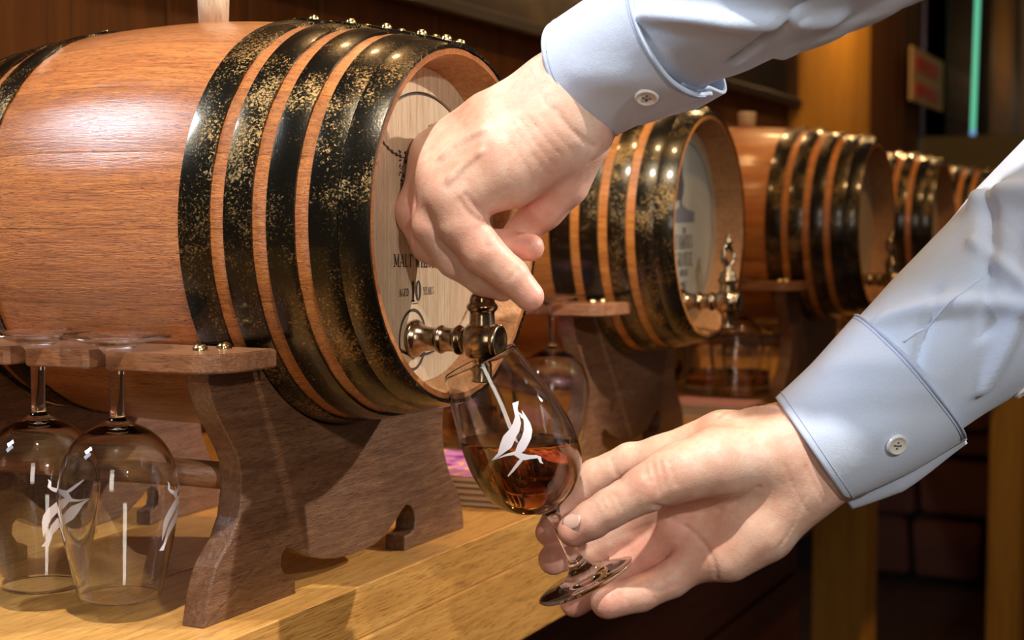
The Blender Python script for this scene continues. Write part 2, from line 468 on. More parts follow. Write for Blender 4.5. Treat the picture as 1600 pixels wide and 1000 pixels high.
def hoop_mesh(x0, x1, step):
    n = 120; prof = []
    k = 4
    for i in range(k+1):
        x = x0+(x1-x0)*i/k; prof.append((RX(x)+.0016+(.0006 if 0 < i < k else 0), x))
    prof = [(RX(x0)-.0003, x0)] + prof + [(RX(x1)-.0003, x1)]
    V, Fc = lathe(prof, n, 'X', True)
    # riveted overlap at the top
    base = len(V); seg = 14
    a0, a1 = math.radians(-6), math.radians(11)
    for i in range(seg+1):
        a = a0+(a1-a0)*i/seg
        for x, rr in ((x0, .0020), (x0, .0034), (x1, .0034), (x1, .0020)):
            r = RX(x)+rr; V.append((x+(.001 if x == x0 else -.001)*(x1 > x0) , r*math.sin(a), r*math.cos(a)))
    for i in range(seg):
        for s in range(4):
            Fc.append((base+i*4+s, base+i*4+(s+1) % 4, base+(i+1)*4+(s+1) % 4, base+(i+1)*4+s))
    Fc.append(tuple(base+k for k in range(4))); Fc.append(tuple(base+seg*4+k for k in range(4)))
    me = bpy.data.meshes.new('hoop'); me.from_pydata(V, [], Fc); me.materials.append(M_HOOP)
    bm = bmesh.new(); bm.from_mesh(me); bmesh.ops.recalc_face_normals(bm, faces=bm.faces[:])
    for f in bm.faces: f.smooth = True
    for e in bm.edges:
        if len(e.link_faces) == 2 and e.calc_face_angle(0) > .5: e.smooth = False
    bm.to_mesh(me); bm.free()
    return me
HOOPS = [(-.1205, -.0995), (-.090, -.0718), (-.0622, -.0447), (-.0357, -.0182), (-.0178, .0006)]
HM = [hoop_mesh(a, b, 0) for a, b in HOOPS]
HMB = [hoop_mesh(-.4-a, -.4-b, 0) for a, b in HOOPS]
V, Fc = lathe([(.0036, -.0006), (.0036, .0006), (.0030, .0020), (.0018, .0029), (.0001, .0032)], 14)
RIV = bpy.data.meshes.new('rivet'); RIV.from_pydata(V, [], Fc); RIV.materials.append(M_BRASS)
RIV.polygons.foreach_set('use_smooth', [True]*len(RIV.polygons))

# --- a small serif alphabet for the lettering burnt into the heads
def glyphs():
    t, h = .17, .07
    def q(x0, y0, x1, y1, w): return ('s', x0, y0, x1, y1, w)
    def serif(x, y, w=.34): return q(x-w/2, y, x+w/2, y, h)
    G = {}
    G['M'] = (.95, [q(.12, 0, .12, 1, h), q(.83, 0, .83, 1, t), q(.12, 1, .48, .1, t), q(.83, 1, .48, .1, h), serif(.12, .03), serif(.83, .03), serif(.08, .97, .2), serif(.86, .97, .24)])
    G['A'] = (.82, [q(.10, 0, .42, 1, h), q(.42, 1, .74, 0, t), q(.2, .33, .64, .33, h), serif(.1, .03, .26), serif(.74, .03, .3)])
    G['L'] = (.62, [q(.18, 0, .18, 1, t), serif(.18, .97), q(.06, .03, .56, .03, h), q(.56, 0, .56, .25, h)])
    G['T'] = (.70, [q(.35, 0, .35, 1, t), q(.04, .97, .66, .97, h), q(.06, .78, .06, 1, h), q(.64, .78, .64, 1, h), serif(.35, .03)])
    G['W'] = (1.02, [q(.1, 1, .3, 0, t), q(.3, 0, .5, 1, h), q(.5, 1, .7, 0, t), q(.7, 0, .9, 1, h), serif(.1, .97, .26), serif(.9, .97, .24), serif(.5, .97, .2)])
    G['H'] = (.82, [q(.16, 0, .16, 1, t), q(.66, 0, .66, 1, t), q(.16, .52, .66, .52, h), serif(.16, .03), serif(.66, .03), serif(.16, .97), serif(.66, .97)])
    G['I'] = (.36, [q(.18, 0, .18, 1, t), serif(.18, .03), serif(.18, .97)])
    G['K'] = (.80, [q(.16, 0, .16, 1, t), q(.2, .42, .62, 1, h), q(.34, .6, .68, 0, t), serif(.16, .03), serif(.16, .97), serif(.64, .97, .22), serif(.68, .03, .24)])
    G['Y'] = (.78, [q(.1, 1, .4, .48, t), q(.68, 1, .4, .48, h), q(.4, .5, .4, 0, t), serif(.4, .03), serif(.12, .97, .28), serif(.66, .97, .24)])
    G['E'] = (.66, [q(.18, 0, .18, 1, t), q(.06, .03, .58, .03, h), q(.06, .97, .56, .97, h), q(.18, .52, .46, .52, h), q(.56, 0, .58, .24, h), q(.55, .78, .55, 1, h)])
    G['F'] = (.62, [q(.18, 0, .18, 1, t), q(.06, .97, .56, .97, h), q(.18, .52, .46, .52, h), q(.55, .78, .55, 1, h), serif(.18, .03)])
    def arc(cx, cy, rx, ry, a0, a1, w0=.07, w1=.17, n=14): return ('a', cx, cy, rx, ry, a0, a1, w0, w1, n)
    G['O'] = (.84, [arc(.42, .5, .32, .47, 0, 360)])
    G['0'] = (.60, [arc(.30, .5, .21, .47, 0, 360, .06, .20)])
    G['1'] = (.44, [q(.24, 0, .24, .98, .20), q(.06, .84, .24, .96, h), serif(.24, .03, .40)])
    G['D'] = (.80, [q(.17, 0, .17, 1, t), arc(.25, .5, .42, .47, -90, 90), serif(.17, .97, .24), serif(.17, .03, .24)])
    G['U'] = (.80, [q(.16, .32, .16, 1, t), q(.66, .3, .66, 1, h), arc(.41, .32, .25, .30, 180, 360), serif(.16, .97), serif(.66, .97, .26)])
    G['S'] = (.60, [arc(.30, .74, .19, .23, 20, 270, .07, .12), arc(.30, .26, .20, .23, -160, 90, .07, .14)])
    G['R'] = (.80, [q(.17, 0, .17, 1, t), arc(.26, .74, .26, .24, -90, 90), q(.34, .5, .70, 0, t), serif(.17, .03), serif(.17, .97, .24), serif(.7, .03, .2)])
    G['G'] = (.84, [arc(.42, .5, .32, .47, 50, 330), q(.66, .1, .66, .45, t), serif(.66, .46, .26)])
    G['2'] = (.60, [arc(.29, .72, .20, .25, -20, 170, .08, .16), q(.47, .66, .08, .06, .10), q(.06, .06, .52, .06, .12), q(.52, .03, .54, .2, h)])
    return G
GL = glyphs()
def text_mesh(s, hgt, wfac=.8, gap=.10):
    V, Fc = [], []
    def quad(pts):
        b = len(V); V.extend(pts); Fc.append((b, b+1, b+2, b+3))
    x = 0
    for ch in s:
        if ch == ' ': x += .45; continue
        wd, st = GL[ch]
        for k in st:
            if k[0] == 's':
                _, x0, y0, x1, y1, tw = k
                dx, dy = x1-x0, y1-y0; L = math.hypot(dx, dy) or 1; nx, ny = -dy/L*tw/2, dx/L*tw/2
                quad([(x+x0+nx, y0+ny), (x+x1+nx, y1+ny), (x+x1-nx, y1-ny), (x+x0-nx, y0-ny)])
            else:
                _, cx, cy, rx, ry, a0, a1, w0, w1, n = k
                for i in range(n):
                    p = []
                    for j in (i, i+1):
                        a = math.radians(a0+(a1-a0)*j/n); tw = w0+(w1-w0)*abs(math.cos(a))
                        p.append(((x+cx+(rx-tw/2)*math.cos(a), cy+(ry-tw/2*ry/rx*.6)*math.sin(a)), (x+cx+(rx+tw/2)*math.cos(a), cy+(ry+tw/2*.6)*math.sin(a))))
                    quad([p[0][0], p[0][1], p[1][1], p[1][0]])
        x += wd+gap
    tot = x-gap
    return [((a-tot/2)*hgt*wfac, (b-.5)*hgt) for a, b in V], Fc
def flat_on_head(name, pts2, faces, mat, parent, cy, cz, roll=0, x=HEADX+.0004):
    """2-D shapes printed on the head: u runs towards +y, v up"""
    c, s = math.cos(roll), math.sin(roll)
    V = [(x, cy+u*c+v*s, cz-u*s+v*c) for u, v in pts2]
    return link(name, V, faces, mat, parent, False)
def ring2(r0, r1, n=96, a0=0, a1=360):
    V, Fc = [], []
    for i in range(n+1):
        a = math.radians(a0+(a1-a0)*i/n)
        V += [(r0*math.cos(a), r0*math.sin(a)), (r1*math.cos(a), r1*math.sin(a))]
    for i in range(n): Fc.append((2*i, 2*i+1, 2*i+3, 2*i+2))
    return V, Fc

def head_mesh(groove):
    """disc with a turned ring groove"""
    rg = .0862
    prof = [(.0001, HEADX), (.03, HEADX), (.06, HEADX)]
    if groove: prof += [(rg-.0012, HEADX), (rg-.0008, HEADX-.0016), (rg+.0008, HEADX-.0016), (rg+.0012, HEADX)]
    prof += [(.1035, HEADX), (.1042, HEADX-.0005), (.1042, HEADX-.010), (.0001, HEADX-.010)]
    return lathe(prof, 96, 'X')

def make_barrel(loc, label, near, detail='none', group='whisky barrels in a row'):
    b = empty('barrel', loc, label=label, cat='barrel')
    for i in range(18):
        o = bpy.data.objects.new('stave', STAVE if near else STAVE_FAR); COL.objects.link(o); o.parent = b
        o.rotation_euler = (math.radians(i*20+1 + (0 if i else 0)), 0, 0)
    for me, (x0, x1) in list(zip(HM, HOOPS))+[(m, (-.4-a, -.4-c)) for m, (a, c) in zip(HMB, HOOPS)]:
        h = bpy.data.objects.new('hoop', me); COL.objects.link(h); h.parent = b
        xm = (x0+x1)/2; slope = -2*.026*(xm+.2)/.04
        for a in ((-1.5, 7.5) if near else (3,)):
            r = bpy.data.objects.new('rivet', RIV); COL.objects.link(r); r.parent = h
            a = math.radians(a); rr = RX(xm)+.0032
            r.location = (xm, rr*math.sin(a), rr*math.cos(a)); r.rotation_euler = (-a, -math.atan(slope)*-1*-1, 0)
    V, Fc = head_mesh(detail != 'label')
    hd = link('barrel_head', V, Fc, M_HEAD, b, False)
    V2 = [(-.4-x, y, z) for x, y, z in V]
    link('barrel_head', V2, [f[::-1] for f in Fc], M_HEAD, b, False)
    return b, hd

BX, BY, BZ = .006, -.010, .238
b1, h1 = make_barrel((BX, BY, BZ), 'largest nearest oak whisky barrel, its tap being turned by a hand', True, 'ten')
# grooved ring stain and lettering of the first head
o = flat_on_head('ring_line', *ring2(.0850, .0872), M_INK, h1, 0, 0, 0, HEADX-.0014)
o = flat_on_head('lettering', *text_mesh('MALT WHISKY', .0082, .86), M_INK, h1, -.008, -.0235, math.radians(2))
flat_on_head('lettering', *text_mesh('AGED', .0050, .75), M_INK, h1, -.0265, -.0435, 0)
flat_on_head('lettering', *text_mesh('10', .0138, .86), M_INK, h1, -.0105, -.0430, 0)
flat_on_head('lettering', *text_mesh('YEARS', .0050, .70), M_INK, h1, .0065, -.0435, 0)
flat_on_head('number_rule', [(-.006, -.0002), (.001, -.0002), (.001, .0004), (-.006, .0004)], [(0, 1, 2, 3)], M_INK, h1, -.009, -.0513)
# teardrop ring round the tap
V, Fc = [], []
for i in range(65):
    a = 2*PI*i/64; c, s = math.cos(a), math.sin(a)
    k = 1.10 if s > 0 else 1.15
    V += [(.0165*c, .0165*k*s), (.0182*c, .0182*k*s)]
Fc = [(2*i, 2*i+1, 2*i+3, 2*i+2) for i in range(64)]
flat_on_head('ring_line', V, Fc, M_INK, h1, -.0150, -.0745)
# engraved crest, mostly behind the hand: leafy finial, two scrolled side lines, fluted drop
def crest():
    V, Fc = [], []
    def poly(p):
        b = len(V); V.extend(p); Fc.append(tuple(range(b, b+len(p))))
    rnd = random.Random(4)
    for k in range(11):                      # finial leaves
        a = rnd.uniform(-.5, .5); L = rnd.uniform(.003, .006); bx, by = .011+rnd.uniform(-.0028, .0028), .060+rnd.uniform(-.004, .004)
        poly([(bx, by), (bx+L*math.sin(a)-.0008, by+L*.6), (bx+L*math.sin(a), by+L), (bx+L*math.sin(a)+.0010, by+L*.5)])
    poly([(.0105, .046), (.0115, .046), (.0113, .060), (.0107, .060)])
    for sgn, cx in ((1, -.026), (-1, .048)):
        for (xa, ya, xb, yb) in ((-.034, .058, -.003, .044), (.020, .060, .006, .046)):
            for k in range(12):              # scrolled lines
                t0 = k/12; t1 = (k+1)/12
                f = lambda t: (cx+sgn*(xa+(xb-xa)*t), ya+(yb-ya)*t-.003*math.sin(t*3.1))
                (x0, y0), (x1, y1) = f(t0), f(t1); jj = .0004+.0007*(k % 2)
                poly([(x0, y0-jj), (x1, y1-jj), (x1, y1+jj), (x0, y0+jj)])
        for k in range(34):                  # feathered tuft
            yv = rnd.uniform(.028, .048); x = cx+rnd.uniform(-.006, .007); a = rnd.uniform(0, 6.28); r = rnd.uniform(.0008, .0020)
            poly([(x+r*math.cos(a), yv+r*math.sin(a)), (x+r*.5*math.cos(a+1.9), yv+r*.5*math.sin(a+1.9)), (x-r*math.cos(a), yv-r*math.sin(a)), (x+r*.5*math.cos(a-1.4), yv+r*.5*math.sin(a-1.4))])
        for k in range(-2, 3):               # fluted drop
            x = k*.0021; poly([(cx+x-.0005, .027), (cx+x+.0005, .027), (cx+x*.4+.0002, .014), (cx+x*.4-.0002, .014)])
    return V, Fc
flat_on_head('crest', *crest(), M_INK, h1, 0, 0, 0)

b2, h2 = make_barrel((-.026, .603, .2365), 'second barrel, cream label on its head, behind the upper hand', False, 'label')
V, Fc = ring2(.0001, .0925, 72); flat_on_head('paper_label', V, Fc, M_LABEL, h2, 0, 0, 0, HEADX+.0003)
flat_on_head('ring_line', *ring2(.0868, .0882), M_INKG, h2, 0, 0, 0, HEADX+.0007)
for s, zz, hh, wf in (('THE', -.004, .006, .8), ('FAMOUS', -.0155, .0145, .72), ('GROUSE', -.0335, .0145, .72), ('WHISKY', -.0475, .0065, .8), ('12', -.0625, .013, .9)):
    flat_on_head('lettering', *text_mesh(s, hh, wf), M_INKG, h2, -.004, zz, 0, HEADX+.0007)
bird = [(-.030, .022), (-.022, .030), (-.018, .044), (-.012, .052), (-.010, .060), (-.006, .063), (-.002, .060), (-.004, .056), (-.003, .046), (.002, .036), (.000, .026), (-.004, .020), (-.005, .013), (-.010, .013), (-.011, .020), (-.020, .018), (-.034, .010), (-.038, .013)]
flat_on_head('bird_emblem', bird, [tuple(range(len(bird)))], M_INKG, h2, -.008, .008, 0, HEADX+.0007)
flat_on_head('ground_strip', [(-.040, .0), (.034, .001), (.034, .012), (.012, .014), (-.005, .019), (-.022, .014), (-.040, .012)], [tuple(range(7))], plain('slate_ink', (.22, .21, .24), .6), h2, -.006, .004, 0, HEADX+.0006)
flat_on_head('ring_line', *ring2(.0150, .0165, 40), M_INKG, h2, -.012, -.0745, 0, HEADX+.0007)
b3, h3 = make_barrel((.010, 1.225, .238), 'third barrel in the row, pale bung on top, right of the labelled barrel', False)
b4, h4 = make_barrel((-.022, 1.93, .238), 'fourth barrel, blurred, partly behind the third barrel', False)
b5, h5 = make_barrel((-.030, 2.66, .238), 'fifth and farthest barrel, blurred, touching the edge of the lower sleeve', False)

def bung(parent, x, tall, r=.0155):
    V, Fc = lathe([(.0001, 0), (r*.92, 0), (r, tall*.5), (r*1.06, tall-.003), (r*1.02, tall-.0006), (r*.9, tall), (.0001, tall)], 40)
    o = link('bung', V, Fc, M_BUNG, parent, True)
    o.location = (x, .004, RX(x)-.004)
    for p in o.data.polygons: p.use_smooth = True
for bb, x, t in ((b1, -.199, .052), (b2, -.2, .02), (b3, -.19, .026), (b4, -.19, .03), (b5, -.19, .03)):
    bung(bb, x, t, .0112 if bb is b1 else .0125)

# ------------------------------------------------------------------ cradles
NEAR = [(-.166, .152), (-.1655, .145), (-.163, .137), (-.158, .127), (-.151, .117), (-.144, .108), (-.139, .101), (-.1355, .094), (-.134, .086), (-.1345, .075), (-.138, .060), (-.1455, .048), (-.155, .040), (-.161, .034), (-.166, .024), (-.1695, .014), (-.173, .0005), (-.172, 0)]
BOT = [(-.078, 0), (-.077, .001), (-.077, .010), (-.082, .0125), (-.088, .0145), (-.093, .021), (-.092, .028), (-.087, .0315), (-.080, .030), (-.069, .0245), (-.058, .020), (-.043, .0155), (-.029, .013), (-.010, .0115), (.008, .012), (.022, .0125), (.032, .0150), (.042, .0195), (.052, .0245), (.060, .030), (.067, .0335), (.073, .032), (.0785, .0265), (.080, .020), (.078, .0135), (.073, .0115), (.065, .011), (.064, .010), (.064, 0)]
FAR = [(.157, 0), (.158, .001), (.157, .010), (.153, .022), (.148, .031), (.139, .041), (.132, .052), (.126, .065), (.1235, .079), (.124, .092), (.127, .104), (.131, .118), (.136, .132), (.142, .152)]
def board_poly(R):
    """y,z relative to shelf and barrel axis at y=-.010"""
    cy, cz = -.010, .238
    r = R+.0026
    zt = .152
    dy = math.sqrt(r*r-(cz-zt)**2)
    a0 = math.atan2(zt-cz, dy); n = 28
    arcp = []
    for i in range(n+1):
        a = a0+(-PI-a0-a0)*i/n if False else a0 + ((-PI - a0) - a0)*i/n
        arcp.append((cy+r*math.cos(a), cz+r*math.sin(a)))
    return NEAR+BOT+FAR+arcp
def dome(name, loc, r, h, mat, parent):
    prof = [(r, 0)]+[(r*math.cos(t*PI/2/5), .0006+h*math.sin(t*PI/2/5)) for t in range(5)]+[(.0001, h+.0006)]
    V, Fc = lathe(prof, 16); o = link(name, V, Fc, mat, parent); o.location = loc; return o
NOTCH = [-.1460, -.2085, -.271, -.3335]
NY = {}
def rail_outline(n0):
    """outline of the glass rail (x,y): straight near edge at y=-.19 with U notches, rounded free corner"""
    y0, y1 = -.1885, -.128
    x0, x1 = -.395, -.058+(.022 if n0 else 0)
    w = .0062; dpt = .020
    P = []
    P.append((x0, y1)); P.append((x0, y0))
    for nx in sorted(q+n0 for q in NOTCH):
        P.append((nx-w-.003, y0)); P.append((nx-w, y0+.003)); P.append((nx-w, y0+dpt))
        for k in range(1, 8):
            a = PI-PI*k/8; P.append((nx+w*math.cos(a), y0+dpt+w*math.sin(a)))
        P.append((nx+w, y0+dpt)); P.append((nx+w, y0+.003)); P.append((nx+w+.003, y0))
    rr = .030
    for k in range(0, 9):
        a = -PI/2+PI/2*k/8; P.append((x1-rr+rr*math.cos(a), y0+rr+rr*math.sin(a)))
    P.append((x1, y1))
    return P
def make_cradle(loc, label, n0=0):
    c = empty('cradle', loc, label=label, cat='stand')
    for xf, R in ((-.086, RX(-.086)), (-.315, RX(-.315))):
        poly = [(yy+.010, zz) for yy, zz in board_poly(R)]
        prism('cradle_board', poly, xf-.0165, xf, M_BOARD, c, .0014)
    V, Fc = lathe([(.0001, -.325), (.0085, -.325), (.0085, -.097), (.0001, -.097)], 28, 'X')
    d = link('dowel', V, Fc, M_PLATE, c); d.location = (0, -.112, .082)
    V, Fc = lathe([(.0001, -.235), (.0115, -.235), (.0125, -.232), (.0125, -.224), (.0115, -.221), (.0001, -.221)], 28, 'X')
    d = link('dowel_collar', V, Fc, M_BOARD, c); d.location = (0, -.112, .082)
    # glass rail
    P = rail_outline(n0); bm = bmesh.new()
    f = bm.faces.new([bm.verts.new((x-.006, y+.010, .1635)) for x, y in P])
    r = bmesh.ops.extrude_face_region(bm, geom=[f])
    for v in [g for g in r['geom'] if isinstance(g, bmesh.types.BMVert)]: v.co.z = .1522
    bmesh.ops.recalc_face_normals(bm, faces=bm.faces[:])
    bmesh.ops.bevel(bm, geom=[e for e in bm.edges if abs(e.verts[0].co.z-e.verts[1].co.z) < 1e-6], offset=.0009, segments=2, affect='EDGES')
    bmobj('glass_rail', bm, M_PLATE, c, False)
    for x, yy in ((-.096+.6*n0, -.150), (-.092+.6*n0, -.132), (-.325, -.150), (-.325, -.132)):
        dome('rail_screw', (x, yy, .1636), .0048, .0036, M_BRASS, c)
    return c
for (x, yy, lab) in ((BX, BY, 'dark carved wooden cradle under the nearest barrel, with a glass rail'),
                     (-.026, .603, 'dark wooden cradle with glass rail under the second, labelled barrel'),
                     (.010, 1.225, 'shadowed wooden cradle under the third barrel'),
                     (-.022, 1.93, 'shadowed wooden cradle under the fourth, blurred barrel'),
                     (-.030, 2.66, 'shadowed wooden cradle under the farthest barrel')):
    make_cradle((x, yy, 0), lab, .045 if yy == .603 else 0)

# ------------------------------------------------------------------ taps (each a thing fitted into a barrel head)
def tube_path(pts, rad, n=12):
    V, Fc = [], []
    pts = [Vector(p) for p in pts]
    up = Vector((0, 0, 1))
    for i, p in enumerate(pts):
        t = (pts[min(i+1, len(pts)-1)]-pts[max(i-1, 0)]).normalized()
        a = t.cross(up if abs(t.dot(up)) < .9 else Vector((0, 1, 0))).normalized(); b = t.cross(a)
        r = rad(i/(len(pts)-1)) if callable(rad) else rad
        for k in range(n):
            q = 2*PI*k/n; V.append(p+a*r*math.cos(q)+b*r*math.sin(q))
    for i in range(len(pts)-1):
        for k in range(n): Fc.append((i*n+k, i*n+(k+1) % n, (i+1)*n+(k+1) % n, (i+1)*n+k))
    Fc.append(tuple(range(n))[::-1]); Fc.append(tuple((len(pts)-1)*n+k for k in range(n)))
    return V, Fc
def make_tap(loc, label, roll=0):
    t = empty('tap', loc, label=label, cat='tap')
    pf = smoothprof([(.0001, -.012), (.006, -.012), (.0072, -.001), (.0118, 0), (.0124, .003), (.0100, .0058), (.0080, .011), (.0076, .018), (.0084, .0195), (.0094, .0215), (.0084, .0235), (.0078, .026), (.0078, .031), (.0088, .0325), (.0098, .0345), (.0088, .0365), (.0080, .038), (.0088, .040), (.0118, .0435), (.0130, .049), (.0126, .056), (.0108, .0605)], 3)
    V, Fc = lathe(pf, 40, 'X'); link('spout_body', V, Fc, M_TAP, t)
    pf = [(.0001, .0600), (.0108, .0600), (.0112, .0615), (.0108, .0635), (.0092, .0645), (.0085, .0640), (.0001, .0640)]
    V, Fc = lathe(pf, 40, 'X'); link('end_cap', V, Fc, M_TAP, t)
    pf = smoothprof([(.0001, -.0265), (.0062, -.0265), (.0070, -.0255), (.0064, -.0235), (.0064, -.014), (.0072, -.0125), (.0072, -.008), (.0001, -.007)][::-1], 2)
    V, Fc = lathe([(r, z) for r, z in pf], 32); o = link('nozzle', V, Fc, M_TAP, t); o.location = (.0510, 0, 0)
    pf = smoothprof([(.0086, .006), (.0082, .014), (.0080, .018), (.0092, .0195), (.0102, .0215), (.0094, .0235), (.0082, .025), (.0078, .0275), (.0066, .030), (.0045, .032), (.0040, .036), (.0001, .0365)], 3)
    V, Fc = lathe(pf, 32); o = link('valve_stem', V, Fc, M_TAP, t); o.location = (.0510, 0, 0)
    # ornate key: crossed loops narrowing to a bead
    bm = bmesh.new(); VV, FF = [], []
    def add(v, f):
        b = len(VV); VV.extend(v); FF.extend([tuple(b+q for q in ff) for ff in f])
    for sg in (1, -1):
        for ph in (0, PI/2):
            pts = []
            for i in range(15):
                u = i/14; a = ph+sg*1.3*u; r = .0072*math.sin(PI*min(1, u*1.02))**.8
                pts.append((sg*r*math.cos(a), sg*r*math.sin(a), .035+.024*u))
            add(*tube_path(pts, .0021, 8))
    prof = [(.0001, .0570), (.003, .0575), (.0042, .060), (.0034, .063), (.0020, .0645), (.0024, .066), (.0012, .0685), (.0001, .069)]
    V, Fc = lathe(smoothprof(prof, 2), 18); add(V, Fc)
    o = link('key', VV, FF, M_TAP, t); o.location = (.0510, 0, 0); o.rotation_euler = (0, 0, roll)
    return t
TY, TZ = -.0246, .1640
make_tap((HEADX+BX, TY, TZ), 'bronze tap of the nearest barrel, gripped by the fingers', .6)
make_tap((HEADX-.026, .589, .1605), 'brass-lit tap with looped key on the second, labelled barrel', .3)
make_tap((HEADX+.010, 1.211, .163), 'small blurred tap on the third barrel beside the sleeve', .8)
make_tap((HEADX-.022, 1.916, .163), 'blurred tap on the fourth barrel, behind the sleeve', .2)

# ------------------------------------------------------------------ glasses
OUT = smoothprof([(.0326, .0004), (.0330, .0012), (.0322, .0019), (.020, .0042), (.0105, .0082), (.0062, .0135), (.0046, .020), (.0043, .032), (.0043, .046), (.0056, .0515), (.0115, .0548), (.0200, .0592), (.0282, .0672), (.0338, .0785), (.0360, .0920), (.0357, .1060), (.0330, .1240), (.0288, .1430), (.0252, .1590)], 4)
INN = smoothprof([(.0243, .1592), (.0279, .1428), (.0321, .1238), (.0347, .1060), (.0350, .0925), (.0328, .0797), (.0272, .0690), (.0190, .0616), (.0090, .0580), (.0001, .0572)], 4)
def glass_mesh():
    prof = [(.0001, .0008), (.02, .0004)]+OUT+[(.0249, .1600), (.0245, .1599)]+INN
    V, Fc = lathe(prof, 72)
    me = bpy.data.meshes.new('goblet'); me.from_pydata(V, [], Fc)
    bm = bmesh.new(); bm.from_mesh(me); bmesh.ops.remove_doubles(bm, verts=bm.verts[:], dist=.00015); bmesh.ops.recalc_face_normals(bm, faces=bm.faces[:])
    for f in bm.faces: f.smooth = True
    bm.to_mesh(me); bm.free(); me.materials.append(M_GLASS); return me
GM = glass_mesh()
def outR(h):
    for (r0, h0), (r1, h1_) in zip(OUT[3:], OUT[4:]):
        if h0 <= h <= h1_: return r0+(r1-r0)*(h-h0)/(h1_-h0+1e-9)
    return OUT[-1][0]
# etched swooping bird/leaf mark: polygons as (u sideways m, h along glass m)
SWP = [
 [(764,707),(773,695),(777,680),(781,669),(790,659),(796,649),(799,640),(797,630),(795,620),(805,617),(803,628),(806,640),(808,650),(805,662),(799,672),(796,680),(793,686),(785,692),(775,700)],
 [(809,630),(816,640),(822,650),(825,660),(823,672),(818,682),(813,690),(808,694),(799,691),(803,680),(808,672),(812,660),(812,648)],
 [(764,707),(785,696),(799,691),(808,694),(820,697),(830,697),(838,700),(839,707),(842,711),(836,709),(833,702),(822,703),(812,705),(806,703),(797,697),(785,699)],
 [(812,703),(805,712),(797,722),(789,731),(788,729),(795,718),(803,706),(806,703)]]
SW = [[(((x-916)*.9+(y-909)*-.436)/2418, ((x-916)*-.436+(y-909)*-.9)/2418) for x, y in p] for p in SWP]
def etch(parent, ang):
    V, Fc = [], []
    for poly in SW:
        bm = bmesh.new(); bm.faces.new([bm.verts.new((u, h, 0)) for u, h in poly])
        bmesh.ops.triangulate(bm, faces=bm.faces[:]); bmesh.ops.subdivide_edges(bm, edges=bm.edges[:], cuts=2, use_grid_fill=True)
        b = len(V); bm.verts.index_update()
        for v in bm.verts:
            h = v.co.y; r = outR(h)+.00012; a = ang+math.asin(max(-.99, min(.99, v.co.x/r)))
            V.append((r*math.cos(a), r*math.sin(a), h))
        for f in bm.faces: Fc.append(tuple(b+v.index for v in f.verts))
        bm.free()
    return link('etched_emblem', V, Fc, M_ETCH, parent, True)
def make_glass(label, group=None):
    g = empty('whisky_glass', label=label, cat='glass', group=group)
    o = bpy.data.objects.new('goblet', GM); COL.objects.link(o); o.parent = g
    return g
def hang(px, py, Z, label, ang=None, zf=.1722):
    g = make_glass(label)
    p = at(px, py, Z)
    g.location = (p.x, p.y, zf); g.rotation_euler = (PI, 0, 0)
    return g
# first rail: notches at x = BX-.006+NOTCH, y = BY+.010-.1885+.020
def rail_glass(bx, by, k, label, etched):
    g = make_glass(label); g.location = (bx-.006+NOTCH[k], by+.010-.1885+.0195, .1718); g.rotation_euler = (PI, 0, 0)
    if etched is not None: etch(g, etched)
    return g
# local frame is flipped about x: camera lies towards local (+x,+y)
rail_glass(BX, BY, 0, 'empty etched glass hanging upside down, nearest to the barrel head', math.radians(-17))
rail_glass(BX, BY, 1, 'empty glass hanging upside down at the left edge', math.radians(26))
rail_glass(-.026+.045, .603, 0, 'upside-down glass on the second rail, behind the glass being filled', None)
rail_glass(.010, 1.225, 0, 'blurred upside-down glass on the rail of the third barrel', None)

# held glass with whisky
gh = make_glass('tilted stemmed glass of amber whisky held under the tap')
foot = at(916, 909, .975); top = at(755, 577, .965)
ax = (top-foot).normalized()
zx = Vector((1, 0, 0)); side = (zx-ax*zx.dot(ax)).normalized(); oth = ax.cross(side)
MG = Matrix.Translation(foot) @ Matrix((side, oth, ax)).transposed().to_4x4()
gh.matrix_world = MG
vl = MG.inverted().to_3x3() @ (CAM-foot).normalized()
camang = math.atan2(vl.y, vl.x)
# emblem: u grows to the picture's left when angle decreases -> keep reading direction
etch(gh, camang)
def whisky(parent, M, level_world):
    prof = [(r-.0000+.0002 if r > .001 else .0001, h-.0002) for r, h in INN[::-1]]
    V, Fc = lathe(prof, 64)
    bm = bmesh.new()
    vs = [bm.verts.new(v) for v in V]
    for f in Fc: bm.faces.new([vs[i] for i in f])
    bmesh.ops.remove_doubles(bm, verts=bm.verts[:], dist=.0002)
    inv = M.inverted(); nrm = (M.to_3x3().transposed() @ Vector((0, 0, 1))).normalized()
    pt = inv @ level_world
    g = bmesh.ops.bisect_plane(bm, geom=bm.verts[:]+bm.edges[:]+bm.faces[:], plane_co=pt, plane_no=nrm, clear_outer=True)
    be = [e for e in bm.edges if e.is_boundary]
    bmesh.ops.contextual_create(bm, geom=be)
    bmesh.ops.recalc_face_normals(bm, faces=bm.faces[:])
    for f in bm.faces: f.smooth = len(f.verts) < 6
    return bmobj('whisky', bm, M_WHISKY, parent, False if False else None)
wk = whisky(gh, MG, at(820, 687, .97))
wk.data.polygons.foreach_set('use_smooth', [len(p.vertices) < 6 for p in wk.data.polygons])
wk['label'] = 'amber whisky'

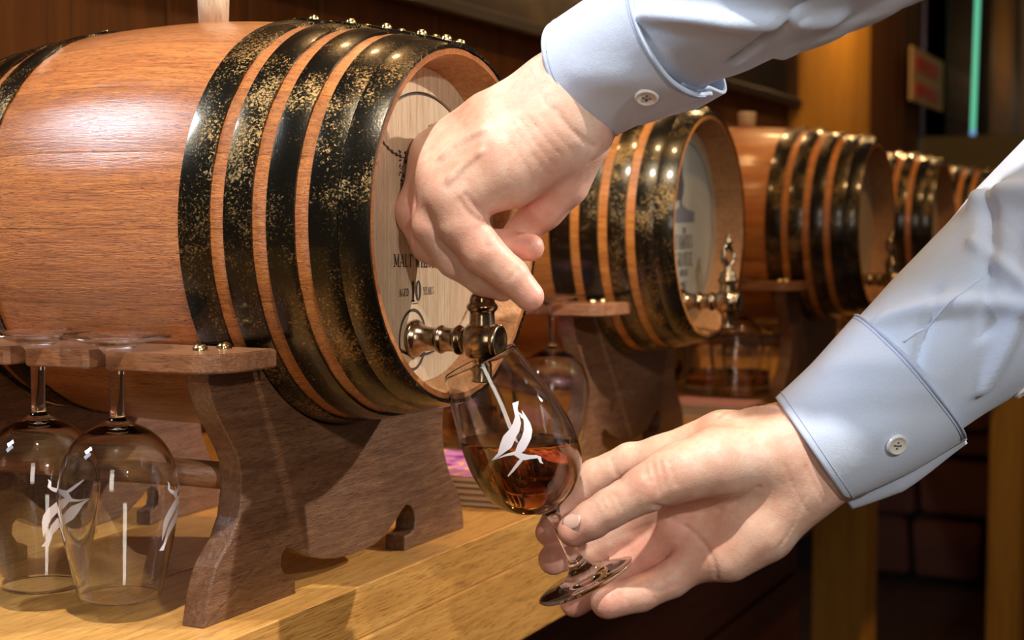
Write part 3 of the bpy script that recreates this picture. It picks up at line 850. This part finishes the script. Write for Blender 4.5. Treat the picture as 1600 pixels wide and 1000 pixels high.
# ------------------------------------------------------------------ things on the counter between the barrels
def tumbler(px, py, Z, label, fill=.022, r=.036, h=.088):
    g = empty('tumbler', label=label, cat='glass'); p = at(px, py, Z); g.location = (p.x, p.y, .0004)
    prof = smoothprof([(.0001, 0), (r*.86, 0), (r*.92, .003), (r, h*.55), (r*1.03, h-.001), (r*1.0, h), (r*.97, h-.001), (r*.95, h*.55), (r*.86, .014), (r*.7, .010), (.0001, .009)], 3)
    V, Fc = lathe(prof, 40); link('tumbler_glass', V, Fc, M_GLASS, g)
    prof = [(.0001, .0088), (r*.7, .0098), (r*.865, .0138), (r*.885, fill), (.0001, fill)]
    V, Fc = lathe(prof, 40); link('whisky', V, Fc, M_WHISKY, g)
    return g
tumbler(727, 700, 1.56, 'tumbler of amber whisky standing behind the glass being filled', .05)
tumbler(1107, 600, 2.16, 'left one of two amber tumblers beyond the second barrel', .030)
tumbler(1165, 606, 2.16, 'right one of two amber tumblers beyond the second barrel', .030)
tumbler(1060, 590, 2.55, 'tumbler half hidden behind the second cradle', .03)
def covermat():
    m, nt, b = newmat('purple_cover'); v = mapped(nt, (1, 1, 1)); n = noise(nt, v, 45, 3, .5, 1.5)
    nt.links.new(ramp(nt, n, [(.40, (.20, .03, .14)), (.47, (.48, .16, .34)), (.60, (.52, .20, .36)), (.62, (.74, .38, .12))]), b.inputs['Base Color'])
    b.inputs['Roughness'].default_value = .35; return m
M_COVER = covermat(); M_PAGES = wood('page_edges', (.42, .24, .10), (.62, .42, .22), (.78, .58, .36), (.02, .02, 1), 900, .3, .7, 0, .2, .1)
M_CARD = plain('brown_card', (.30, .15, .07), .6)
random.seed(2)
for i in range(5):
    bk = empty('booklet', (-.19, .30, .0002+.0052*i), cat='booklet', label=('purple-covered booklet on top of the stack beside the nearest cradle' if i == 4 else ('brown-covered bottom booklet of the stack under the purple one', 'second booklet from the bottom of the purple-topped stack', 'middle booklet of the purple-topped stack', 'brown booklet directly under the purple-covered one')[i]), group='booklets in the purple-topped stack')
    bk.rotation_euler = (0, 0, math.radians(random.uniform(-1.5, 1.5)+4))
    box('pages', (-.115, -.066, .0005), (.118, .064, .0045), M_PAGES, bk, .0002, 1)
    box('cover', (-.12, -.068, .0045), (.12, .066, .0051), M_COVER if i == 4 else M_CARD, bk, .0001, 1)
    box('back_cover', (-.12, -.068, 0), (.12, .066, .0005), M_CARD, bk, .0001, 1)
M_PINK = plain('pink_leaflet', (.62, .30, .30), .5)
for i in range(3):
    bk = empty('leaflet', (-.125, .925, .0002+.0056*i), cat='booklet', label=('pink leaflet on top of the pile past the second cradle' if i == 2 else ('bottom leaflet of the pile under the pink one', 'brown leaflet directly under the pink one', '')[i]), group='leaflets in the pink-topped pile')
    box('pages', (-.055, -.035, 0), (.050, .035, .0050), M_PAGES, bk, .0002, 1)
    box('cover', (-.057, -.037, .0050), (.052, .037, .0055), M_PINK if i == 2 else M_CARD, bk, .0001, 1)

# ------------------------------------------------------------------ the person: hands by blended distance fields
def smin(a, b, k):
    h = np.clip(.5+.5*(b-a)/k, 0, 1); return b*(1-h)+a*h-k*h*(1-h)
def capsule(P, a, b, ra, rb):
    ab = b-a; L = float(ab@ab)+1e-12
    t = np.clip(((P-a)@ab)/L, 0, 1).astype(np.float32)
    q = P-a-t[..., None]*ab.astype(np.float32)
    return np.sqrt((q*q).sum(-1))-(ra+(rb-ra)*t)
def W(p): return np.array(at(p[0], p[1], p[2])[:], dtype=np.float32)
def chain(P, pts):
    d = None
    for p, q in zip(pts, pts[1:]):
        c = capsule(P, W(p), W(q), p[3], q[3]); d = c if d is None else smin(d, c, .003)
    return d
class Hand:
    def __init__(s, palm, fingers, kp=.014, kf=.0016, kj=.007):
        s.palm, s.fingers, s.kp, s.kf, s.kj = palm, fingers, kp, kf, kj; s.add = []; s.sub = []
    def base(s, P):
        d = None
        for c in s.palm:
            e = chain(P, c); d = e if d is None else smin(d, e, s.kp)
        f = None
        for c in s.fingers:
            e = chain(P, c); f = e if f is None else smin(f, e, s.kf)
        return smin(d, f, s.kj)
    def full(s, P):
        d = s.base(P)
        for pts, r, k in s.add:
            for a, b in zip(pts, pts[1:]): d = smin(d, capsule(P, a, b, r, r), k)
        for pts, r, k in s.sub:
            for a, b in zip(pts, pts[1:]): d = -smin(-d, capsule(P, a, b, r, r), k)
        return d
    def hit(s, px, py, Z0=.86, Z1=1.08, fn=None):
        fn = fn or s.base
        z = Z0
        for _ in range(80):
            d = float(fn(W((px, py, z))[None, :])[0])
            if d < .00015: return W((px, py, z))
            z += max(d*.9, .0002)
            if z > Z1: return None
        return W((px, py, z))
    def crease(s, pts, r=.0011, k=.002, inset=0.0):
        q = [s.hit(x, y) for x, y in smoothprof(pts, 4)]; q = [v for v in q if v is not None]
        if len(q) > 1: s.sub.append((q, r, k))
    def ridge(s, pts, r=.0012, k=.004):
        q = [s.hit(x, y) for x, y in smoothprof(pts, 4)]; q = [v for v in q if v is not None]
        if len(q) > 1: s.add.append((q, r, k))
    def mesh(s, h=.0017):
        allp = [p for c in s.palm+s.fingers for p in c]
        w3 = np.array([W(p) for p in allp]); rr = max(p[3] for p in allp)+.006
        lo = w3.min(0)-rr; hi = w3.max(0)+rr; n = np.ceil((hi-lo)/h).astype(int)+1
        X = lo[0]+h*np.arange(n[0]); Y = lo[1]+h*np.arange(n[1]); Zc = lo[2]+h*np.arange(n[2])
        D = np.empty(n, np.float32)
        for i0 in range(0, n[0], 24):
            i1 = min(n[0], i0+24)
            G = np.stack(np.meshgrid(X[i0:i1], Y, Zc, indexing='ij'), -1).astype(np.float32)
            D[i0:i1] = s.base(G.reshape(-1, 3)).reshape(G.shape[:3])
        # detail strokes only near the surface
        near = np.abs(D) < .008
        idx = np.argwhere(near); Pn = (lo+h*idx).astype(np.float32); d = D[near]
        for pts, r, k in s.add:
            for a, b in zip(pts, pts[1:]): d = smin(d, capsule(Pn, a, b, r, r), k)
        for pts, r, k in s.sub:
            e = None
            for a, b in zip(pts, pts[1:]):
                c = capsule(Pn, a, b, r, r); e = c if e is None else np.minimum(e, c)
            d = -smin(-d, e, k)
        D[near] = d
        return nets(D, lo, h)
def nets(D, lo, h):
    ins = D < 0
    n = D.shape
    cs = tuple(k-1 for k in n)
    acc = np.zeros(cs+(3,), np.float32); cnt = np.zeros(cs, np.float32)
    cor = [(i, j, k) for i in (0, 1) for j in (0, 1) for k in (0, 1)]
    def sl(c): return tuple(slice(c[q], c[q]+cs[q]) for q in range(3))
    for a in cor:
        for q in range(3):
            if a[q] == 0:
                b = list(a); b[q] = 1; b = tuple(b)
                da, db = D[sl(a)], D[sl(b)]; m = (ins[sl(a)] != ins[sl(b)])
                t = np.where(m, da/(da-db+1e-12), 0)
                for r in range(3):
                    acc[..., r] += np.where(m, (a[r]+(t if r == q else 0)), 0)
                cnt += m
    act = cnt > 0
    ids = -np.ones(cs, np.int64); ids[act] = np.arange(act.sum())
    co = np.argwhere(act)+acc[act]/cnt[act][:, None]
    V = lo+h*co
    Fs = []
    for q in range(3):
        u, v = [(1, 2), (2, 0), (0, 1)][q]
        a = [slice(1, n[k]-1) for k in range(3)]; a[q] = slice(0, n[q]-1)
        b = list(a); b[q] = slice(1, n[q])
        A, B = ins[tuple(a)], ins[tuple(b)]
        off = [1, 1, 1]; off[q] = 0
        for m, flip in ((A & ~B, False), (~A & B, True)):
            e = np.argwhere(m)+np.array(off)
            def cid(du, dv):
                c = e.copy(); c[:, u] -= du; c[:, v] -= dv; return ids[c[:, 0], c[:, 1], c[:, 2]]
            qd = np.stack([cid(1, 1), cid(0, 1), cid(0, 0), cid(1, 0)], -1)
            Fs.append(qd[:, ::-1] if flip else qd)
    return V, np.concatenate(Fs)
def hand_object(hand, parent, h, flush):
    V, Fq = hand.mesh(h)
    me = bpy.data.meshes.new('hand'); me.vertices.add(len(V)); me.vertices.foreach_set('co', V.astype(np.float32).ravel())
    me.loops.add(Fq.size); me.loops.foreach_set('vertex_index', Fq.ravel().astype(np.int32))
    me.polygons.add(len(Fq)); me.polygons.foreach_set('loop_start', (np.arange(len(Fq))*4).astype(np.int32))
    me.update(calc_edges=True); me.validate()
    me.polygons.foreach_set('use_smooth', [True]*len(me.polygons))
    fl_ = np.zeros(len(V), np.float32)
    for p in flush:
        d = np.linalg.norm(V-W(p), axis=1); fl_ = np.maximum(fl_, p[4]*np.exp(-(d/p[3])**2))
    a = me.attributes.new('flush', 'FLOAT', 'POINT'); a.data.foreach_set('value', fl_)
    me.materials.append(M_SKIN)
    o = bpy.data.objects.new('hand', me); COL.objects.link(o); o.parent = parent
    sm = o.modifiers.new('smooth', 'LAPLACIANSMOOTH') if False else None
    return o

person = empty('person', (0, 0, 0), cat='person', label='person in light blue shirt, one hand on the tap, one holding the glass')

# lower (right) hand, palm to the camera, glass stem pinched by thumb and fingers
LH = Hand(
    palm=[[(1430, 580, .950, .0255), (1300, 668, .955, .0250), (1235, 690, .958, .0245)],
          [(1430, 610, .950, .0240), (1322, 722, .955, .0230), (1262, 745, .958, .0235)],
          [(1235, 695, .960, .0240), (1130, 690, .972, .0200), (1038, 716, .982, .0150)],
          [(1240, 712, .958, .0230), (1140, 735, .970, .0190), (1045, 765, .985, .0150)],
          [(1250, 735, .958, .0225), (1150, 785, .970, .0180), (1060, 825, .980, .0145)],
          [(1255, 750, .957, .0220), (1175, 820, .964, .0195), (1100, 868, .968, .0150)],
          [(1245, 770, .955, .0180), (1195, 830, .956, .0190), (1140, 870, .960, .0160)],
          [(1215, 712, .950, .0200), (1120, 722, .944, .0215), (1050, 742, .940, .0170)]],
    fingers=[[(1060, 738, .940, .0175), (1012, 762, .937, .0148), (952, 795, .940, .0122), (925, 812, .943, .0118), (897, 829, .947, .0105)],
             [(1038, 716, .982, .0140), (985, 722, .990, .0125), (930, 745, .996, .0115), (880, 792, .998, .0100), (857, 832, .988, .0088)],
             [(1045, 775, .982, .0140), (985, 828, .996, .0125), (920, 856, 1.002, .0115), (876, 868, .996, .0102), (865, 874, .985, .0102)],
             [(1060, 825, .980, .0135), (1012, 866, .988, .0120), (952, 905, .992, .0110), (898, 941, .983, .0098)],
             [(1100, 868, .968, .0135), (1048, 905, .968, .0118), (1000, 928, .964, .0112), (950, 940, .957, .0112)]],
    kp=.012, kf=.0014, kj=.006)
LH.crease([(1040, 806), (1075, 825), (1100, 850), (1116, 880), (1120, 905)], .0010, .0016)
LH.crease([(1020, 790), (1060, 797), (1110, 800), (1150, 786), (1185, 762)], .0012, .0024)
LH.crease([(1035, 803), (1066, 812), (1090, 808), (1108, 802)], .0010, .0020)
LH.crease([(1205, 868), (1232, 835), (1252, 790), (1258, 775)], .0005, .0012)
LH.crease([(1262, 800), (1245, 772), (1232, 742), (1222, 720)], .0005, .0014)
LH.crease([(1290, 790), (1272, 758), (1258, 728)], .0005, .0014)
for pts in ([(1018, 722), (1024, 745), (1030, 768)], [(1030, 722), (1036, 742), (1040, 762)], [(1044, 720), (1052, 742), (1056, 758)], [(1008, 724), (1010, 740), (1014, 752)]):
    LH.crease(pts, .0007, .0018)
for pts in ([(938, 780), (944, 790), (948, 802)], [(948, 776), (954, 788), (958, 800)], [(930, 787), (935, 796), (938, 806)], [(959, 772), (966, 784), (970, 796)]):
    LH.crease(pts, .0006, .0014)
LH.crease([(955, 716), (960, 735), (972, 752)], .0007, .0014)
LH.crease([(1010, 905), (1016, 922), (1024, 938)], .0007, .0014)
LH.crease([(972, 930), (980, 940), (986, 950)], .0006, .0012)
0 and LH.ridge([(1170, 716), (1205, 708), (1228, 700)], .0006, .003)
0 and LH.ridge([(1190, 690), (1215, 684), (1235, 686)], .0005, .003)
LH.ridge([(1130, 652), (1180, 640), (1215, 640)], .0010, .004)
lh = hand_object(LH, person, .00150, [(897, 829, .940, .016, .45), (857, 832, .985, .014, .6), (862, 876, .978, .013, .6), (895, 942, .978, .014, .55), (950, 940, .95, .016, .5), (1045, 835, .965, .026, .45), (1010, 880, .985, .03, .5), (1010, 762, .93, .014, .15)])
lh['label'] = 'right hand pinching the glass stem'
# thumbnail
def nail(hand, px, py, dirpx, L, Wd, parent):
    c = Vector(hand.hit(px, py)); g = []
    for k in range(3):
        e = np.zeros(3, np.float32); e[k] = .0006
        g.append(float(hand.base((np.array(c)+e)[None].astype(np.float32))[0]-hand.base((np.array(c)-e)[None].astype(np.float32))[0]))
    n = Vector(g).normalized()
    t = (Rv*dirpx[0]-Uv*dirpx[1]); t = (t-n*t.dot(n)).normalized(); s_ = n.cross(t)
    V, Fc = [], []
    for i in range(9):
        for j in range(9):
            u, v = i/8*2-1, j/8*2-1
            a, b_ = u*math.sqrt(1-v*v/2), v*math.sqrt(1-u*u/2)
            p = c+t*(a*L)+s_*(b_*Wd)-n*(b_*b_*Wd*.42+max(0, a)**2*L*.10-.0005)
            V.append(p)
    for i in range(8):
        for j in range(8): Fc.append((i*9+j, i*9+j+1, (i+1)*9+j+1, (i+1)*9+j))
    o = link('fingernail', V, Fc, M_NAIL, parent)
    s2 = o.modifiers.new('thickness', 'SOLIDIFY'); s2.thickness = .0008; s2.offset = 0
    return o
nail(LH, 893, 814, (-.95, -.05), .0076, .0054, lh)

# upper (left) hand turning the tap, back of the hand to the camera
UH = Hand(
    palm=[[(1060, 32, .906, .0250), (930, 108, .940, .0262), (880, 145, .948, .0265)],
          [(1060, 52, .906, .0250), (940, 146, .942, .0240), (895, 190, .948, .0250)],
          [(880, 150, .952, .0260), (770, 195, .965, .0215), (682, 240, .975, .0170)],
          [(870, 165, .950, .0260), (770, 215, .955, .0225), (684, 262, .962, .0180)],
          [(868, 185, .946, .0255), (780, 240, .944, .0235), (700, 290, .946, .0190)],
          [(870, 205, .944, .0250), (790, 262, .938, .0225), (715, 312, .938, .0180)],
          [(850, 225, .944, .0240), (800, 270, .941, .0190)],
          [(900, 225, .955, .0195), (880, 285, .962, .0165), (850, 328, .968, .0125)]],
    fingers=[[(715, 312, .938, .0175), (722, 350, .936, .0152), (752, 392, .935, .0134), (797, 430, .938, .0112), (827, 463, .941, .0094)],
             [(700, 290, .948, .0165), (682, 352, .950, .0148), (712, 405, .952, .0120), (755, 436, .955, .0105), (785, 450, .957, .0088)],
             [(684, 262, .964, .0165), (652, 330, .966, .0145), (672, 382, .966, .0120), (735, 418, .964, .0105), (768, 436, .963, .0090)],
             [(690, 244, .978, .0150), (660, 304, .982, .0132), (656, 362, .982, .0115), (720, 405, .980, .0100), (765, 440, .974, .0088)],
             [(890, 260, .968, .0165), (850, 322, .972, .0128), (812, 368, .976, .0108), (775, 420, .975, .0098)],
             [(745, 378, .962, .0100), (790, 383, .957, .0096), (829, 387, .953, .0088)]],
    kp=.012, kf=.0020, kj=.006)
for pts in ([(800, 192), (818, 220), (838, 250), (858, 276)], [(812, 186), (830, 214), (852, 243), (868, 262)], [(826, 182), (845, 208), (866, 232), (880, 246)],
            [(842, 178), (860, 200), (880, 222), (894, 236)], [(788, 206), (806, 236), (824, 262), (834, 288)]):
    UH.crease(pts, .0004, .0012)
UH.crease([(866, 170), (890, 200), (915, 222), (930, 230)], .0010, .0026)
UH.crease([(826, 110), (846, 150), (870, 185)], .0005, .0015)
UH.crease([(728, 305), (742, 322), (762, 336), (772, 338)], .0010, .0022)
UH.crease([(718, 312), (732, 332), (752, 346), (768, 346)], .0009, .0020)
UH.crease([(757, 385), (770, 384), (778, 378), (780, 370)], .0007, .0014)
UH.crease([(796, 436), (803, 428), (808, 420)], .0008, .0014)
UH.ridge([(760, 200), (720, 222), (690, 246)], .0008, .004)
UH.ridge([(752, 236), (720, 262), (700, 284)], .0008, .004)
0 and UH.ridge([(672, 262), (680, 300), (690, 330)], .0006, .004)
uh = hand_object(UH, person, .00150, [(827, 463, .935, .016, .45), (826, 386, .95, .016, .6), (700, 300, .935, .016, .3), (760, 365, .930, .018, .35), (850, 320, .96, .03, .4), (640, 330, .97, .03, .35)])
uh['label'] = 'left hand bent over the tap key'

# ------------------------------------------------------------------ sleeves and cuffs
def fold_disp(folds, s, a):
    d = 0
    for s0, a0, s1, a1, wd_, ht in folds:
        dx, dy = s1-s0, (a1-a0); px_, py_ = s-s0, a-a0
        sc = .5
        L2 = dx*dx+(dy*sc)**2+1e-9
        t = max(0, min(1, (px_*dx+py_*dy*sc*sc)/L2))
        q = math.hypot(px_-t*dx, (py_-t*dy)*sc)
        d += 2.1*ht*math.exp(-(q/wd_)**2)*(1-.35*abs(2*t-1))
    return d
def sleeve(name, path, folds, parent, a0=0, a1=2*PI, n_s=90, n_a=120, thick=.0009, spiral=0, noise_amp=.0004, seed=1, endround=None):
    """path: (px,py,Z,half_in_picture,half_in_depth); s from 0 (cuff end) to 1"""
    pts = smoothprof(path, 12)
    C = [at(p[0], p[1], p[2]) for p in pts]
    L = [0]
    for a, b in zip(C, C[1:]): L.append(L[-1]+(b-a).length)
    tot = L[-1]; V, Fc = [], []
    rnd = random.Random(seed); ph = [rnd.uniform(0, 6.28) for _ in range(12)]
    def frame(sv):
        d = sv*tot
        k = max(i for i in range(len(L)) if L[i] <= d+1e-9); k = min(k, len(L)-2)
        t = (d-L[k])/(L[k+1]-L[k]); c = C[k].lerp(C[k+1], t)
        tg = (C[min(k+2, len(C)-1)]-C[max(k-1, 0)]).normalized()
        view = (c-CAM).normalized()
        n1 = tg.cross(view).normalized()            # in the picture plane
        n2 = tg.cross(n1).normalized()
        p0, p1 = pts[k], pts[k+1]
        return c, tg, n1, n2, p0[3]+(p1[3]-p0[3])*t, p0[4]+(p1[4]-p0[4])*t
    for i in range(n_s+1):
        s = i/n_s; c, tg, n1, n2, ra, rb = frame(s)
        for j in range(n_a+1):
            u = j/n_a; a = a0+(a1-a0)*u
            sh = 0
            if endround:
                # round the free corners of the cuff band
                for cu in (0, 1):
                    du = abs(u-cu)*abs(a1-a0)*ra
                    if du < endround: sh = (endround-math.sqrt(max(0, endround**2-(endround-du)**2)))*(1-s)
            dd = fold_disp(folds, s, a % (2*PI))
            dd += noise_amp*sum(math.sin(ph[k]+a*(k % 4+1)+s*tot*(60+25*k))/(k+1) for k in range(6))
            dd += spiral*(u-.5)
            V.append(c+tg*sh+n1*(ra+dd)*math.cos(a)+n2*(rb+dd)*math.sin(a))
    m = n_a+1
    for i in range(n_s):
        for j in range(n_a): Fc.append((i*m+j, i*m+j+1, (i+1)*m+j+1, (i+1)*m+j))
    o = link(name, V, Fc, M_CLOTH, parent)
    md = o.modifiers.new('thickness', 'SOLIDIFY'); md.thickness = thick; md.offset = 0
    o['_'] = 1; del o['_']
    def surf(s, a, lift=0):
        c, tg, n1, n2, ra, rb = frame(s); dd = fold_disp(folds, s, a % (2*PI))+spiral*((a-a0)/(a1-a0)-.5)+lift
        return c+n1*(ra+dd)*math.cos(a)+n2*(rb+dd)*math.sin(a), (n1*math.cos(a)+n2*math.sin(a)).normalized(), tg
    return o, surf
def seam(name, surf, pts, parent, mat=M_THREAD, r=.0007, lift=.0006):
    P = [surf(s, a, lift)[0] for s, a in smoothprof(pts, 8)]
    V, Fc = tube_path(P, r, 6); return link(name, V, Fc, mat, parent)
def button(c, n, up, r, parent):
    n = n.normalized(); s_ = up.cross(n).normalized(); t = n.cross(s_)
    Mx = Matrix.Translation(c) @ Matrix((s_, t, n)).transposed().to_4x4()
    V, Fc = lathe(smoothprof([(.0001, 0), (r*.95, .0001), (r, .0008), (r*.95, .0019), (r*.82, .0022), (r*.70, .0017), (r*.5, .0014), (.0001, .0014)], 2), 36)
    b = link('button', [Mx @ Vector(v) for v in V], Fc, M_BUTTON, parent)
    VV, FF = [], []
    for dx in (-1, 1):
        for dy in (-1, 1):
            v, f = lathe([(.0001, .00135), (r*.10, .00135), (r*.10, .0017), (.0001, .00172)], 10)
            k = len(VV); VV += [Mx @ (Vector(q)+Vector((dx*r*.21, dy*r*.21, 0))) for q in v]; FF += [tuple(k+i for i in f_) for f_ in f]
    v, f = tube_path([(-r*.21, -r*.21, .0019), (r*.21, r*.21, .0019)], r*.05, 5); k = len(VV); VV += [Mx @ Vector(q) for q in v]; FF += [tuple(k+i for i in f_) for f_ in f]
    link('button_hole', VV, FF, M_HOLE, parent)
    return b
def closest(surf, px, py, s_rng, a_rng):
    best = None
    for i in range(61):
        for j in range(91):
            s = s_rng[0]+(s_rng[1]-s_rng[0])*i/60; a = a_rng[0]+(a_rng[1]-a_rng[0])*j/90
            p, n, tg = surf(s, a)
            d = p-CAM; z = d.dot(Fv)
            if n.dot(d) > 0: continue
            e = (800+FPX*d.dot(Rv)/z-px)**2+(500-FPX*d.dot(Uv)/z-py)**2
            if best is None or e < best[0]: best = (e, s, a, p, n, tg)
    return best

# lower arm
LPC = [(1266, 700, .957, .0378, .032), (1345, 647, .953, .0435, .038), (1421, 585, .951, .0490, .043)]
LPS = [(1412, 592, .951, .0465, .041), (1500, 515, .947, .0520, .046), (1610, 430, .940, .0600, .052), (1740, 320, .93, .0680, .058), (1880, 200, .92, .074, .064)]
foldsL = [(0.05, 0.7584, 0.45, 2.1584, 0.035, 0.0035), (0.12, 2.3584, 0.55, 1.1584, 0.03, 0.0045), (0.3, 2.5584, 0.6, 1.6584, 0.028, -0.004), (0.22, 1.7584, 0.5, 0.4584, 0.03, -0.0035),
          (0.45, 0.4584, 0.75, 2.0584, 0.04, 0.0055), (0.62, 2.4584, 0.85, 1.2584, 0.04, -0.005), (0.02, 1.5584, 0.2, 1.0584, 0.02, -0.002), (0.35, 0.8584, 0.4, 2.7584, 0.02, 0.0022)]
sl1, sf1 = sleeve('shirt_sleeve', LPS, foldsL, person, n_s=110, noise_amp=.0005, seed=3)
cf1, cs1 = sleeve('shirt_cuff', LPC, [(.1, 1.1, .9, 2.1, .12, -.0010), (.5, .7, 1, 1.5, .10, .0012), (-.2, 3.5, 1.0, 3.45, .11, .0075)], person, a0=math.radians(180), a1=math.radians(180-400), n_s=40, n_a=140, thick=.0022, spiral=-.0045, noise_amp=.0002, seed=5, endround=.020)
sl1['label'] = 'sleeve of the lower arm'; cf1['label'] = 'buttoned cuff of the lower arm'
# upper arm
UPC = [(912, 122, .950, .0390, .034), (985, 78, .925, .0405, .037), (1058, 38, .902, .0430, .041)]
UPS = [(1048, 42, .905, .0415, .039), (1130, -5, .880, .0440, .044), (1250, -72, .845, .0480, .050), (1400, -160, .80, .053, .056), (1560, -255, .76, .058, .06)]
foldsU = [(0.05, 1.2584, 0.5, 2.4584, 0.04, 0.004), (0.2, 2.4584, 0.7, 1.8584, 0.03, -0.004), (0.3, 2.7584, 0.9, 2.5584, 0.03, 0.004), (0.1, 0.6584, 0.5, 1.4584, 0.04, 0.003)]
sl2, sf2 = sleeve('shirt_sleeve', UPS, foldsU, person, noise_amp=.0006, seed=8)
cf2, cs2 = sleeve('shirt_cuff', UPC, [(.3, 1.5, .9, 2.2, .12, .001), (.2, 3.5, 1.2, 3.45, .11, .0065)], person, a0=math.radians(180), a1=math.radians(180-400), n_s=40, n_a=140, thick=.0022, spiral=-.0045, noise_amp=.0002, seed=9, endround=.020)
sl2['label'] = 'sleeve of the upper arm'; cf2['label'] = 'buttoned cuff of the upper arm'
AR = (PI, 2*PI)
for surf, cuff, bpx, r in ((cs1, cf1, (1400, 691), .0066), (cs2, cf2, (1010, 148), .0072)):
    for arng in ((0, PI),):
        q = closest(surf, *bpx, (0, 1), arng)
        button(q[3]+q[4]*.0012, q[4], q[5], r, cuff)
q = closest(sf1, 1598, 609, (0, .9), (0, PI)); button(q[3]+q[4]*.0008, q[4], q[5], .0062, sl1)
def seam_px(name, surf, pxs, parent, srng=(0, 1), **k):
    pts = []
    for x, y_ in pxs:
        q = closest(surf, x, y_, srng, (0, PI))
        if q: pts.append((q[1], q[2]))
    if len(pts) > 1: return seam(name, surf, pts, parent, **k)
seam_px('seam', sf1, [(1412, 535), (1470, 487), (1530, 437), (1590, 388), (1640, 345)], sl1, r=.0008, lift=.0004, mat=M_CLOTH)
for cs, cf in ((cs1, cf1), (cs2, cf2)):
    for s_, rr in ((.985, .0008), (.955, .0003), (.06, .0003)):
        seam('stitching', cs, [(s_, math.radians(a)) for a in range(2, 176, 12)], cf, r=rr, lift=.0012)
